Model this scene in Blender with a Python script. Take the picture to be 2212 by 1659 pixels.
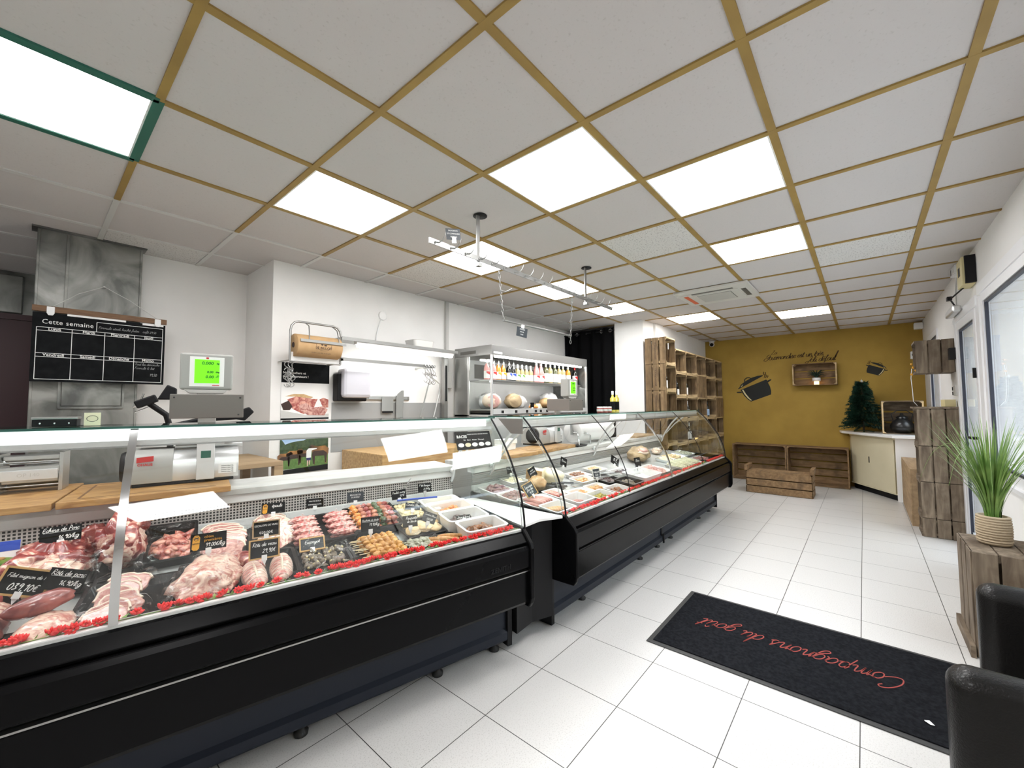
import bpy, math, random
from mathutils import Vector, Matrix, Euler, noise
for o in list(bpy.data.objects): bpy.data.objects.remove(o)
SC = bpy.context.scene
COL = SC.collection
pi = math.pi
R = math.radians
# ---------------------------------------------------------------- camera
YAW, PITCH, ROLL, FPX, EYE = .7055, .0519, -.0048, 890.07, 1.30
cf = Vector((math.cos(PITCH)*math.cos(YAW), math.cos(PITCH)*math.sin(YAW), math.sin(PITCH)))
cr = Vector((math.sin(YAW), -math.cos(YAW), 0)); cu = cr.cross(cf)
c_, s_ = math.cos(ROLL), math.sin(ROLL)
cr2 = c_*cr + s_*cu; cu2 = -s_*cr + c_*cu
cam = bpy.data.cameras.new('camera'); camo = bpy.data.objects.new('camera', cam); COL.objects.link(camo)
cam.sensor_width = 36; cam.lens = 36*FPX/2212; cam.clip_start = .02; cam.clip_end = 200
M = Matrix((cr2, cu2, -cf)).transposed().to_4x4(); M.translation = (0, 0, EYE)
camo.matrix_world = M
SC.camera = camo
# ---------------------------------------------------------------- view, world, light
SC.view_settings.view_transform = 'Standard'; SC.view_settings.look = 'None'
SC.view_settings.gamma = 1; SC.view_settings.use_curve_mapping = False
SC.view_settings.exposure = 1.05
CEIL_LIGHT = 9.0       # radiance of the ceiling panels
CASE_LIGHT = 6.5       # radiance of the display case tubes
w = bpy.data.worlds.new('daylight'); SC.world = w; w.use_nodes = True
bg = w.node_tree.nodes['Background']; bg.inputs[0].default_value = (.80, .90, 1, 1); bg.inputs[1].default_value = 3.2
SC.cycles.max_bounces = 10; SC.cycles.transparent_max_bounces = 24
SC.cycles.diffuse_bounces = 5; SC.cycles.glossy_bounces = 5; SC.cycles.caustics_reflective = False; SC.cycles.caustics_refractive = False
SC.cycles.sample_clamp_indirect = 6
# ---------------------------------------------------------------- materials
def nd(nt, t, **k):
    n = nt.nodes.new(t)
    for a, b in k.items(): setattr(n, a, b)
    return n
def c4(c): return (c[0], c[1], c[2], 1)
def mat(name, col, rough=.5, metal=0, col2=None, scale=8, lo=.35, hi=.65, stretch=(1, 1, 1), col3=None, bump=0, bscale=None,
        coat=0, emit=0, alpha=1, detail=4, dist=0, spec=None, world=False, sub=0):
    m = bpy.data.materials.new(name); m.use_nodes = True; nt = m.node_tree; b = nt.nodes['Principled BSDF']
    b.inputs['Base Color'].default_value = c4(col); b.inputs['Roughness'].default_value = rough; b.inputs['Metallic'].default_value = metal
    if spec is not None: b.inputs['Specular IOR Level'].default_value = spec
    if coat: b.inputs['Coat Weight'].default_value = coat; b.inputs['Coat Roughness'].default_value = .12
    if emit: b.inputs['Emission Color'].default_value = c4(col); b.inputs['Emission Strength'].default_value = emit
    if alpha < 1: b.inputs['Alpha'].default_value = alpha
    if sub: b.inputs['Subsurface Weight'].default_value = sub; b.inputs['Subsurface Radius'].default_value = (.01, .004, .003)
    if col2 or bump:
        tc = nd(nt, 'ShaderNodeTexCoord'); mp = nd(nt, 'ShaderNodeMapping'); mp.inputs['Scale'].default_value = stretch
        if world:
            g = nd(nt, 'ShaderNodeNewGeometry'); nt.links.new(g.outputs['Position'], mp.inputs[0])
        else: nt.links.new(tc.outputs['Object'], mp.inputs[0])
        nz = nd(nt, 'ShaderNodeTexNoise'); nz.inputs['Scale'].default_value = scale; nz.inputs['Detail'].default_value = detail
        nz.inputs['Distortion'].default_value = dist; nt.links.new(mp.outputs[0], nz.inputs['Vector'])
        if col2:
            rp = nd(nt, 'ShaderNodeValToRGB'); e = rp.color_ramp.elements
            e[0].position = lo; e[0].color = c4(col); e[1].position = hi; e[1].color = c4(col2)
            if col3: x = e.new((lo+hi)/2); x.color = c4(col3)
            nt.links.new(nz.outputs['Fac'], rp.inputs[0]); nt.links.new(rp.outputs[0], b.inputs['Base Color'])
        if bump:
            n2 = nz
            if bscale:
                n2 = nd(nt, 'ShaderNodeTexNoise'); n2.inputs['Scale'].default_value = bscale; n2.inputs['Detail'].default_value = 3
                nt.links.new(mp.outputs[0], n2.inputs['Vector'])
            bp = nd(nt, 'ShaderNodeBump'); bp.inputs['Strength'].default_value = min(1, bump); bp.inputs['Distance'].default_value = .004
            nt.links.new(n2.outputs['Fac'], bp.inputs['Height']); nt.links.new(bp.outputs[0], b.inputs['Normal'])
    return m
def glassmat(name, tint=(.97, .99, .98), f0=.045, rough=0, mul=1.0):
    """thin pane: clear with Schlick reflection, the same from both sides"""
    m = bpy.data.materials.new(name); m.use_nodes = True; nt = m.node_tree; nt.nodes.clear(); L = nt.links.new
    o = nd(nt, 'ShaderNodeOutputMaterial'); mx = nd(nt, 'ShaderNodeMixShader'); t = nd(nt, 'ShaderNodeBsdfTransparent'); g = nd(nt, 'ShaderNodeBsdfGlossy')
    t.inputs[0].default_value = c4(tint); g.inputs['Roughness'].default_value = rough
    ge = nd(nt, 'ShaderNodeNewGeometry'); d = nd(nt, 'ShaderNodeVectorMath', operation='DOT_PRODUCT'); L(ge.outputs['Incoming'], d.inputs[0]); L(ge.outputs['Normal'], d.inputs[1])
    x = nd(nt, 'ShaderNodeMath', operation='ABSOLUTE'); L(d.outputs['Value'], x.inputs[0])
    y = nd(nt, 'ShaderNodeMath', operation='SUBTRACT'); y.inputs[0].default_value = 1; L(x.outputs[0], y.inputs[1])
    p = nd(nt, 'ShaderNodeMath', operation='POWER'); p.inputs[1].default_value = 5; L(y.outputs[0], p.inputs[0])
    q = nd(nt, 'ShaderNodeMath', operation='MULTIPLY_ADD'); q.inputs[1].default_value = (1-f0)*mul; q.inputs[2].default_value = f0*mul; q.use_clamp = True; L(p.outputs[0], q.inputs[0])
    L(q.outputs[0], mx.inputs[0]); L(t.outputs[0], mx.inputs[1]); L(g.outputs[0], mx.inputs[2]); L(mx.outputs[0], o.inputs[0])
    return m
def filmmat(name):
    m = bpy.data.materials.new(name); m.use_nodes = True; nt = m.node_tree; nt.nodes.clear()
    o = nd(nt, 'ShaderNodeOutputMaterial'); mx = nd(nt, 'ShaderNodeMixShader'); t = nd(nt, 'ShaderNodeBsdfTransparent'); g = nd(nt, 'ShaderNodeBsdfGlossy')
    g.inputs['Roughness'].default_value = .16; tc = nd(nt, 'ShaderNodeTexCoord'); mp = nd(nt, 'ShaderNodeMapping'); mp.inputs['Scale'].default_value = (1, 3, 1)
    nz = nd(nt, 'ShaderNodeTexNoise'); nz.inputs['Scale'].default_value = 24; nz.inputs['Detail'].default_value = 5; nz.inputs['Distortion'].default_value = 1.2
    rp = nd(nt, 'ShaderNodeMapRange'); rp.inputs[1].default_value = .54; rp.inputs[2].default_value = .70; rp.inputs[3].default_value = .015; rp.inputs[4].default_value = .42
    bp = nd(nt, 'ShaderNodeBump'); bp.inputs['Strength'].default_value = 1; bp.inputs['Distance'].default_value = .02
    nt.links.new(tc.outputs['Object'], mp.inputs[0]); nt.links.new(mp.outputs[0], nz.inputs['Vector']); nt.links.new(nz.outputs['Fac'], rp.inputs[0])
    nt.links.new(nz.outputs['Fac'], bp.inputs['Height']); nt.links.new(bp.outputs[0], g.inputs['Normal']); nt.links.new(rp.outputs[0], mx.inputs[0])
    nt.links.new(t.outputs[0], mx.inputs[1]); nt.links.new(g.outputs[0], mx.inputs[2]); nt.links.new(mx.outputs[0], o.inputs[0])
    return m
def gridmat(name, cx, cy, period, gap, tile, grout, rough=.5, fleck=None, fscale=220, tint=None, axes='XY', bumpy=0, band=None, obj=False):
    """tiles on a period in two world axes; flecks; slow tone change"""
    m = bpy.data.materials.new(name); m.use_nodes = True; nt = m.node_tree; b = nt.nodes['Principled BSDF']; L = nt.links.new
    g = nd(nt, 'ShaderNodeNewGeometry'); sp = nd(nt, 'ShaderNodeSeparateXYZ'); GP = g.outputs['Position']
    if obj: GP = nd(nt, 'ShaderNodeTexCoord').outputs['Object']
    L(GP, sp.inputs[0])
    def edge(out, off, per):
        a = nd(nt, 'ShaderNodeMath', operation='SUBTRACT'); a.inputs[1].default_value = off-50*per; L(out, a.inputs[0])
        d = nd(nt, 'ShaderNodeMath', operation='MODULO'); d.inputs[1].default_value = per; L(a.outputs[0], d.inputs[0])
        e = nd(nt, 'ShaderNodeMath', operation='SUBTRACT'); e.inputs[1].default_value = per/2; L(d.outputs[0], e.inputs[0])
        f = nd(nt, 'ShaderNodeMath', operation='ABSOLUTE'); L(e.outputs[0], f.inputs[0])
        h = nd(nt, 'ShaderNodeMath', operation='GREATER_THAN'); h.inputs[1].default_value = per/2-gap/2; L(f.outputs[0], h.inputs[0])
        return h.outputs[0]
    per = period if isinstance(period, tuple) else (period, period)
    ex = edge(sp.outputs[axes[0]], cx, per[0]); ey = edge(sp.outputs[axes[1]], cy, per[1])
    mx = nd(nt, 'ShaderNodeMath', operation='MAXIMUM'); L(ex, mx.inputs[0]); L(ey, mx.inputs[1])
    base = nd(nt, 'ShaderNodeMix', data_type='RGBA'); base.inputs[6].default_value = c4(tile); base.inputs[7].default_value = c4(fleck or tile)
    nz = nd(nt, 'ShaderNodeTexNoise'); nz.inputs['Scale'].default_value = fscale; nz.inputs['Detail'].default_value = 3; L(GP, nz.inputs['Vector'])
    mr = nd(nt, 'ShaderNodeMapRange'); mr.inputs[1].default_value = .5 if not band else band[0]; mr.inputs[2].default_value = .75 if not band else band[1]; L(nz.outputs['Fac'], mr.inputs[0]); L(mr.outputs[0], base.inputs[0])
    src = base.outputs[2]
    if tint:
        n2 = nd(nt, 'ShaderNodeTexNoise'); n2.inputs['Scale'].default_value = 1.3; n2.inputs['Detail'].default_value = 4; L(g.outputs['Position'], n2.inputs['Vector'])
        m2 = nd(nt, 'ShaderNodeMix', data_type='RGBA'); L(n2.outputs['Fac'], m2.inputs[0]); L(src, m2.inputs[6]); m2.inputs[7].default_value = c4(tint); src = m2.outputs[2]
    fin = nd(nt, 'ShaderNodeMix', data_type='RGBA'); L(mx.outputs[0], fin.inputs[0]); L(src, fin.inputs[6]); fin.inputs[7].default_value = c4(grout)
    L(fin.outputs[2], b.inputs['Base Color']); b.inputs['Roughness'].default_value = rough
    if bumpy:
        bp = nd(nt, 'ShaderNodeBump'); bp.inputs['Strength'].default_value = bumpy; bp.inputs['Distance'].default_value = .003
        L(nz.outputs['Fac'], bp.inputs['Height']); L(bp.outputs[0], b.inputs['Normal'])
    return m
M_ = {}
def mk(k, *a, **kw): M_[k] = mat(k, *a, **kw)
mk('white_wall', (.86, .855, .84), .7, col2=(.80, .795, .775), scale=1.6, world=True)
mk('grey_wall', (.30, .31, .31), .6)
mk('ochre_wall', (.42, .27, .045), .75, col2=(.36, .225, .035), scale=3, bump=.15, bscale=60, world=True)
mk('ochre_bar', (.36, .235, .06), .55, col2=(.30, .19, .05), scale=6)
mk('green_bar', (.02, .13, .09), .5)
mk('white_bar', (.62, .62, .60), .4)
mk('maroon', (.035, .008, .012), .4)
mk('dark_steel', (.12, .125, .12), .38, .85, col2=(.33, .34, .32), scale=3, dist=1.2, bump=.05)
mk('old_steel', (.12, .125, .115), .42, .6, col2=(.33, .33, .31), scale=3.2, dist=1.5, detail=6, bump=.08)
mk('steel', (.55, .56, .55), .28, .95)
mk('chrome', (.62, .63, .63), .14, 1)
mk('dull_steel', (.27, .27, .26), .38, .9)
mk('rail_steel', (.36, .36, .35), .34, .9)
mk('alu', (.72, .73, .73), .35, .7)
mk('case_black', (.003, .003, .0034), .27, bump=.05, bscale=30, spec=.09)
mk('base_blue', (.017, .021, .031), .5, spec=.25)
mk('rubber', (.012, .012, .012), .6)
mk('black', (.006, .006, .007), .5, spec=.25)
mk('leather', (.005, .0045, .004), .36, spec=.22, bump=.35, bscale=260, coat=.1)
mk('white_plastic', (.82, .83, .83), .3)
mk('white_enamel', (.90, .90, .89), .25)
mk('cream', (.78, .72, .52), .45, col2=(.72, .66, .46), scale=2)
mk('cream_box', (.70, .62, .34), .45)
mk('lcd', (.11, .62, .004), .4, emit=.62)
mk('lcd_ink', (.01, .12, .01), .6)
mk('scale_grey', (.36, .36, .34), .42)
mk('scale_taupe', (.17, .155, .14), .5)
mk('red_print', (.55, .03, .03), .5)
mk('ink', (.02, .02, .02), .6)
mk('chalk', (.85, .86, .84), .8)
mk('chalk_dim', (.30, .31, .31), .9)
mk('slate', (.0035, .0042, .005), .65, col2=(.008, .009, .010), scale=20, spec=.10)
mk('slate_blue', (.018, .026, .034), .5)
mk('marble', (.50, .50, .48), .3, col2=(.70, .70, .68), scale=5, stretch=(1, 4, 1), detail=8, dist=.8)
mk('wood_frame', (.55, .33, .12), .5)
mk('butcher_wood', (.45, .26, .10), .5, col2=(.64, .42, .19), scale=6, stretch=(1, 8, 8), detail=3)
mk('board_wood', (.30, .15, .05), .5, col2=(.50, .29, .11), scale=5, stretch=(2, 7, 7), detail=6, dist=.6)
mk('batten', (.13, .065, .03), .6, col2=(.19, .10, .045), scale=12, stretch=(1, 8, 8))
mk('oak', (.33, .22, .12), .6, col2=(.46, .32, .18), scale=3, stretch=(1.2, 7, 7), detail=6, dist=.5)
mk('paper', (.86, .86, .85), .6)
mk('kraft', (.48, .30, .14), .7, col2=(.53, .34, .17), scale=20)
mk('curtain', (.003, .003, .0035), .9, spec=.1)
mk('lamp', (1, .99, .99), .5, emit=CEIL_LIGHT)
mk('tube', (1, .975, .975), .5, emit=CASE_LIGHT)
mk('shelf_tube', (1, .99, .96), .5, emit=10)
mk('canopy_glow', (.97, .99, 1), .5, emit=.55)  # emission that whitens the near canopy front, not a lamp of its own
mk('candle', (1, .62, .22), .5, emit=2.2)
mk('rope', (.42, .33, .22), .8, bump=.6, bscale=120)
mk('leaf', (.07, .16, .02), .45, col2=(.22, .33, .08), scale=9)
mk('leaf_dark', (.012, .035, .02), .6)
mk('pine', (.003, .026, .015), .6, col2=(.008, .05, .026), scale=30)
mk('bark', (.05, .035, .02), .8)
mk('petal', (.80, .015, .02), .4, col2=(.9, .05, .04), scale=30)
mk('garland_leaf', (.06, .25, .03), .5, col2=(.35, .50, .12), scale=40)
mk('deck_steel', (.60, .61, .60), .35, .5)
mk('tray_black', (.006, .006, .007), .3, spec=.35)
mk('dish_white', (.80, .79, .76), .3)
mk('dispenser_grey', (.55, .55, .60), .35)
mk('ac_white', (.62, .61, .57), .45)
mk('ac_dark', (.10, .10, .09), .5)
mk('orange_foam', (.65, .13, .05), .7)
mk('mat_pile', (.005, .0055, .007), .95, bump=.9, bscale=400, col2=(.014, .015, .018), scale=60, spec=.1)
mk('mat_edge', (.035, .035, .034), .6)
mk('mat_red', (.26, .045, .035), .9)
mk('facade', (.62, .52, .40), .9, col2=(.70, .60, .48), scale=12)
mk('wing_pane', (.16, .20, .26), .15, col2=(.30, .35, .42), scale=2)
mk('terrace', (.55, .54, .52), .9)
mk('gasket', (.006, .008, .02), .5)
mk('pvc', (.85, .86, .88), .3)
mk('door_grey', (.55, .53, .50), .6)
mk('wall_pot', (.018, .020, .018), .8)
mk('wall_ink', (.06, .03, .008), .8)
# meats
mk('pork_pale', (.46, .15, .12), .33, col2=(.80, .60, .48), scale=17, lo=.34, hi=.56, stretch=(1, 1.8, 1.4), dist=2.2, detail=9, coat=.5, bump=.2)
mk('pork_dark', (.16, .022, .020), .33, col2=(.38, .11, .09), scale=12, lo=.4, hi=.66, stretch=(1, 3, 1), dist=.8, coat=.5, bump=.2)
mk('pork_mixed', (.20, .022, .022), .33, col2=(.82, .58, .46), scale=12, lo=.44, hi=.62, col3=(.42, .10, .085), stretch=(1, 1.5, 1.3), dist=2.0, detail=9, coat=.5, bump=.25)
mk('cutlet', (.34, .10, .085), .32, col2=(.68, .40, .33), scale=22, lo=.38, hi=.62, stretch=(1, 1.6, 1), dist=2.0, detail=8, coat=.5, bump=.15)
mk('strips', (.34, .06, .045), .32, col2=(.70, .34, .25), scale=30, lo=.42, hi=.62, dist=.6, coat=.5)
mk('veal', (.42, .13, .105), .35, col2=(.84, .66, .54), scale=18, lo=.38, hi=.56, stretch=(1.5, 1, 1), dist=2, detail=8, coat=.5, bump=.2)
mk('netted', (.52, .20, .17), .4, col2=(.82, .62, .52), scale=18, lo=.44, hi=.58, stretch=(1, 4, 1), dist=.5, coat=.4, bump=.4)
mk('twine', (.86, .80, .72), .7)
mk('mince', (.42, .085, .08), .4, col2=(.78, .44, .38), scale=60, lo=.4, hi=.62, coat=.4, bump=.4)
mk('beef', (.33, .07, .03), .35, col2=(.55, .20, .10), scale=18, coat=.5, bump=.2)
mk('beef_red', (.26, .02, .02), .35, col2=(.42, .08, .06), scale=12, coat=.5)
mk('pepper', (.05, .09, .02), .35); mk('tomato', (.80, .28, .04), .3)
mk('chicken', (.46, .19, .025), .35, col2=(.68, .38, .09), scale=22, coat=.5, bump=.3)
mk('curry', (.58, .47, .22), .45, col2=(.76, .67, .42), scale=30, bump=.4)
mk('escalope', (.60, .42, .20), .4, col2=(.80, .66, .42), scale=18, bump=.3)
mk('golden', (.48, .21, .06), .38, col2=(.70, .42, .18), scale=16, stretch=(1, 4, 1), coat=.4, bump=.2)
mk('snail', (.11, .085, .065), .4, col2=(.34, .28, .20), scale=30, coat=.3, bump=.3)
mk('herb', (.25, .26, .16), .5, col2=(.62, .62, .52), scale=40, bump=.3)
mk('stew', (.13, .045, .02), .25, col2=(.40, .17, .06), scale=18, coat=.5, bump=.3)
mk('darkstew', (.05, .025, .03), .3, col2=(.12, .06, .05), scale=26, coat=.5)
mk('orange_dish', (.66, .18, .03), .4, col2=(.80, .40, .12), scale=30)
mk('sausage', (.45, .15, .12), .35, col2=(.62, .30, .25), scale=22, coat=.5)
mk('liver', (.16, .03, .03), .3, col2=(.34, .13, .12), scale=14, coat=.6)
mk('crust', (.42, .25, .10), .6, col2=(.66, .46, .24), scale=14, bump=.3)
mk('cheese', (.84, .76, .52), .5, col2=(.90, .84, .66), scale=8)
mk('ham_pink', (.55, .28, .25), .4, col2=(.74, .48, .42), scale=10, dist=1)
mk('ham_rind', (.50, .38, .22), .6, col2=(.22, .15, .09), scale=6, dist=.6)
mk('fat', (.76, .62, .50), .5)
mk('olive', (.20, .20, .04), .3, col2=(.55, .42, .08), scale=30)
mk('asparagus', (.62, .62, .36), .45, col2=(.82, .80, .62), scale=14, stretch=(1, 5, 1))
mk('stick', (.78, .66, .42), .6)
mk('orange_tag', (.80, .38, .03), .5)
mk('sky_print', (.30, .48, .75), .6, col2=(.55, .68, .85), scale=8)
mk('tree_print', (.02, .05, .02), .7, col2=(.06, .10, .04), scale=40)
mk('grass_print', (.07, .16, .03), .7, col2=(.13, .24, .06), scale=50)
mk('cow_print', (.48, .22, .06), .7, col2=(.10, .05, .03), scale=9)
mk('cow_dark', (.04, .02, .015), .7)
mk('skin_print', (.7, .5, .4), .7); mk('navy_print', (.02, .02, .12), .7)
mk('blue_print', (.03, .08, .45), .6)
mk('conduit_grey', (.55, .55, .53), .5)
mk('wine_dark', (.012, .014, .012), .12, coat=.5)
mk('cast_iron', (.012, .012, .012), .3)
M_['glass'] = glassmat('clear_glass')
M_['curved_glass'] = glassmat('curved_front_glass', (.985, .995, .99), .045, 0, .8)
M_['top_glass'] = glassmat('top_glass', (.80, .93, .90), .045)
M_['glass_edge'] = mat('green_glass_edge', (.01, .085, .065), .15, coat=.4)
M_['film'] = filmmat('cling_film')
M_['window_glass'] = glassmat('window_glass', (.97, .98, .99), .03)
M_['rose_wine'] = mat('rose_wine', (.75, .30, .28), .12, coat=.5); M_['orange_wine'] = mat('orange_wine', (.70, .28, .03), .12, coat=.5)
M_['amber_wine'] = mat('amber_wine', (.45, .36, .16), .12, coat=.5); M_['green_wine'] = mat('green_wine', (.10, .11, .05), .12, coat=.5)
M_['oil'] = mat('yellow_oil', (.62, .52, .08), .1, coat=.5)
# weathered crate wood
def woodmat(name, a, b, c):
    m = mat(name, a, .8, col2=b, col3=c, scale=3.2, lo=.25, hi=.75, stretch=(1.2, 9, 9), detail=8, dist=.5, bump=.5)
    nt = m.node_tree; bs = nt.nodes['Principled BSDF']; src = bs.inputs['Base Color'].links[0].from_socket
    tc = nd(nt, 'ShaderNodeTexCoord'); n2 = nd(nt, 'ShaderNodeTexNoise'); n2.inputs['Scale'].default_value = 6; n2.inputs['Detail'].default_value = 6
    nt.links.new(tc.outputs['Object'], n2.inputs['Vector']); mr = nd(nt, 'ShaderNodeMapRange'); mr.inputs[1].default_value = .5; mr.inputs[2].default_value = .72
    mr.inputs[4].default_value = .75
    nt.links.new(n2.outputs['Fac'], mr.inputs[0]); mx = nd(nt, 'ShaderNodeMix', data_type='RGBA'); nt.links.new(mr.outputs[0], mx.inputs[0])
    nt.links.new(src, mx.inputs[6]); mx.inputs[7].default_value = (.07, .045, .025, 1); nt.links.new(mx.outputs[2], bs.inputs['Base Color'])
    return m
M_['crate'] = woodmat('crate_wood', (.10, .06, .028), (.34, .23, .125), (.20, .13, .062))
M_['crate_grey'] = woodmat('grey_crate_wood', (.075, .052, .034), (.29, .23, .165), (.165, .125, .085))
M_['crate_brown'] = woodmat('brown_crate_wood', (.16, .09, .04), (.31, .195, .10), (.23, .14, .065))
M_['crate_edge'] = woodmat('pale_crate_wood', (.46, .32, .16), (.66, .50, .29), (.56, .41, .22))
M_['floor'] = gridmat('floor_tiles', .0948, .0588, .40, .0035, (.63, .62, .60), (.04, .04, .036), .32, (.40, .39, .37), 190, tint=(.60, .59, .57), band=(.53, .68))
M_['ceiling'] = gridmat('ceiling_tiles', 1.492, -.3375, .6, .006, (.60, .57, .56), (.10, .08, .05), .9, (.44, .41, .39), 90, tint=(.57, .545, .535), band=(.60, .8))
M_['speckled'] = mat('speckled_tile', (.66, .65, .63), .9, col2=(.26, .25, .24), scale=95, lo=.56, hi=.68, bump=.4)
M_['grille'] = gridmat('perforated_plate', 0, 0, .0135, .0052, (.012, .011, .010), (.62, .58, .55), .4, axes='XZ', obj=True)
# ---------------------------------------------------------------- mesh helpers
def T(x=0, y=0, z=0, rx=0, ry=0, rz=0, s=1):
    return Matrix.Translation((x, y, z)) @ Euler((R(rx), R(ry), R(rz))).to_matrix().to_4x4() @ (Matrix.Diagonal((s, s, s, 1)) if not isinstance(s, tuple) else Matrix.Diagonal(s+(1,)))
class MB:
    def __init__(s): s.v = []; s.f = []; s.sm = []
    def add(s, vs, fs, M=None, smooth=False):
        b = len(s.v)
        for p in vs: s.v.append(tuple(M @ Vector(p)) if M is not None else tuple(p))
        for f in fs: s.f.append([b+i for i in f]); s.sm.append(smooth)
        return s
    def box(s, x0, x1, y0, y1, z0, z1, M=None):
        return s.add([(x0, y0, z0), (x1, y0, z0), (x1, y1, z0), (x0, y1, z0), (x0, y0, z1), (x1, y0, z1), (x1, y1, z1), (x0, y1, z1)],
                     [(3, 2, 1, 0), (4, 5, 6, 7), (0, 1, 5, 4), (1, 2, 6, 5), (2, 3, 7, 6), (3, 0, 4, 7)], M)
    def prism(s, pts, a, b, M=None, ax='Z', smooth=False):
        """polygon pts in the plane across ax, extruded from a to b"""
        n = len(pts)
        def P(p, t): return {'Z': (p[0], p[1], t), 'X': (t, p[0], p[1]), 'Y': (p[0], t, p[1])}[ax]
        vs = [P(p, a) for p in pts]+[P(p, b) for p in pts]
        s.add(vs, [(i, (i+1) % n, n+(i+1) % n, n+i) for i in range(n)], M, smooth)
        if smooth: return s.add(vs, [tuple(range(n))[::-1], tuple(range(n, 2*n))], M)
        b = len(s.v)-2*n
        for f in (tuple(range(n))[::-1], tuple(range(n, 2*n))): s.f.append([b+i for i in f]); s.sm.append(False)
        return s
    def lathe(s, prof, seg=20, M=None, cap=True):
        n = len(prof); vs = []; fs = []
        for i in range(seg):
            a = 2*pi*i/seg
            for r, z in prof: vs.append((r*math.cos(a), r*math.sin(a), z))
        for i in range(seg):
            j = (i+1) % seg
            for k in range(n-1): fs.append((i*n+k, j*n+k, j*n+k+1, i*n+k+1))
        s.add(vs, fs, M, True)
        if cap:
            for k in (0, n-1):
                if prof[k][0] > 1e-5: s.add([vs[i*n+k] for i in (range(seg) if k else reversed(range(seg)))], [tuple(range(seg))], M)
        return s
    def cyl(s, p, q, r, seg=12, r2=None):
        p = Vector(p); q = Vector(q); d = q-p; Mq = Matrix.Translation(p) @ d.to_track_quat('Z', 'Y').to_matrix().to_4x4()
        return s.lathe([(r, 0), (r if r2 is None else r2, d.length)], seg, Mq)
    def tube(s, pts, r, seg=8, closed=False, M=None):
        pts = [Vector(p) for p in pts]; n = len(pts); rings = []; up = Vector((0, 0, 1)); prev = None
        for i, p in enumerate(pts):
            a = pts[(i-1) % n] if (closed or i) else p; b = pts[(i+1) % n] if (closed or i < n-1) else p
            t = (b-a).normalized() if (b-a).length > 1e-9 else Vector((0, 0, 1))
            if prev is None:
                u = t.orthogonal().normalized()
            else:
                u = (prev-t*prev.dot(t)); u = u.normalized() if u.length > 1e-6 else t.orthogonal().normalized()
            prev = u; v = t.cross(u); rr = r[i] if isinstance(r, (list, tuple)) else r
            rings.append([p+u*rr*math.cos(2*pi*k/seg)+v*rr*math.sin(2*pi*k/seg) for k in range(seg)])
        vs = [q for g in rings for q in g]; fs = []
        for i in range(n if closed else n-1):
            j = (i+1) % n
            for k in range(seg): fs.append((i*seg+k, i*seg+(k+1) % seg, j*seg+(k+1) % seg, j*seg+k))
        s.add(vs, fs, M, True)
        if not closed:
            s.add([vs[k] for k in reversed(range(seg))], [tuple(range(seg))], M); s.add([vs[(n-1)*seg+k] for k in range(seg)], [tuple(range(seg))], M)
        return s
    def ball(s, c, r, seg=12, rings=7, M=None, nz=0, fq=3, seed=0, flat=None):
        """ellipsoid, optionally noise-displaced and flattened below z=flat"""
        if not isinstance(r, tuple): r = (r, r, r)
        vs = []; fs = []
        for i in range(rings+1):
            th = pi*i/rings
            for k in range(seg):
                ph = 2*pi*k/seg; d = Vector((math.sin(th)*math.cos(ph), math.sin(th)*math.sin(ph), math.cos(th)))
                q = d*fq+Vector((seed*7.3, seed*3.1, seed)); m = 1+(nz*(noise.noise(q)+.42*noise.noise(q*2.6)+(.16*noise.noise(q*6.1) if seg > 20 else 0)) if nz else 0)
                p = [c[0]+d.x*r[0]*m, c[1]+d.y*r[1]*m, c[2]+d.z*r[2]*m]
                if flat is not None and p[2] < flat: p[2] = flat
                vs.append(p)
        for i in range(rings):
            for k in range(seg): fs.append((i*seg+k, (i+1)*seg+k, (i+1)*seg+(k+1) % seg, i*seg+(k+1) % seg))
        return s.add(vs, fs, M, True)
    def sheet(s, prof, x0, x1, th=.005, M=None):
        """open profile [(y,z)] thickened and extruded along x"""
        n = len(prof); out = []
        for i, p in enumerate(prof):
            a = prof[max(0, i-1)]; b = prof[min(n-1, i+1)]; dy, dz = b[0]-a[0], b[1]-a[1]; l = math.hypot(dy, dz)
            out.append((p[0]+dz/l*th, p[1]-dy/l*th))
        poly = prof+out[::-1]
        vs = [(x0, p[0], p[1]) for p in poly]+[(x1, p[0], p[1]) for p in poly]; m = 2*n
        s.add(vs, [(i, i+1, m+i+1, m+i) for i in range(n-1)], M, True)                       # each face of the sheet has its own vertices
        s.add(vs, [(i, i+1, m+i+1, m+i) for i in range(n, m-1)], M, True)
        fs = [(n-1, n, m+n, m+n-1), (m-1, 0, m, m+m-1)]
        for i in range(n-1): fs.append((i, m-1-i, m-2-i, i+1)); fs.append((m+i, m+i+1, m+m-2-i, m+m-1-i))
        return s.add(vs, fs, M, False)
    def plane(s, pts, M=None): return s.add(pts, [tuple(range(len(pts)))], M)
def rrect(hx, hy, r, n=4):
    out = []
    for cx, cy, a0 in ((hx-r, hy-r, 0), (-hx+r, hy-r, 90), (-hx+r, -hy+r, 180), (hx-r, -hy+r, 270)):
        for k in range(n+1): a = R(a0+90*k/n); out.append((cx+r*math.cos(a), cy+r*math.sin(a)))
    return out
def link(o): COL.objects.link(o); return o
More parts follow.
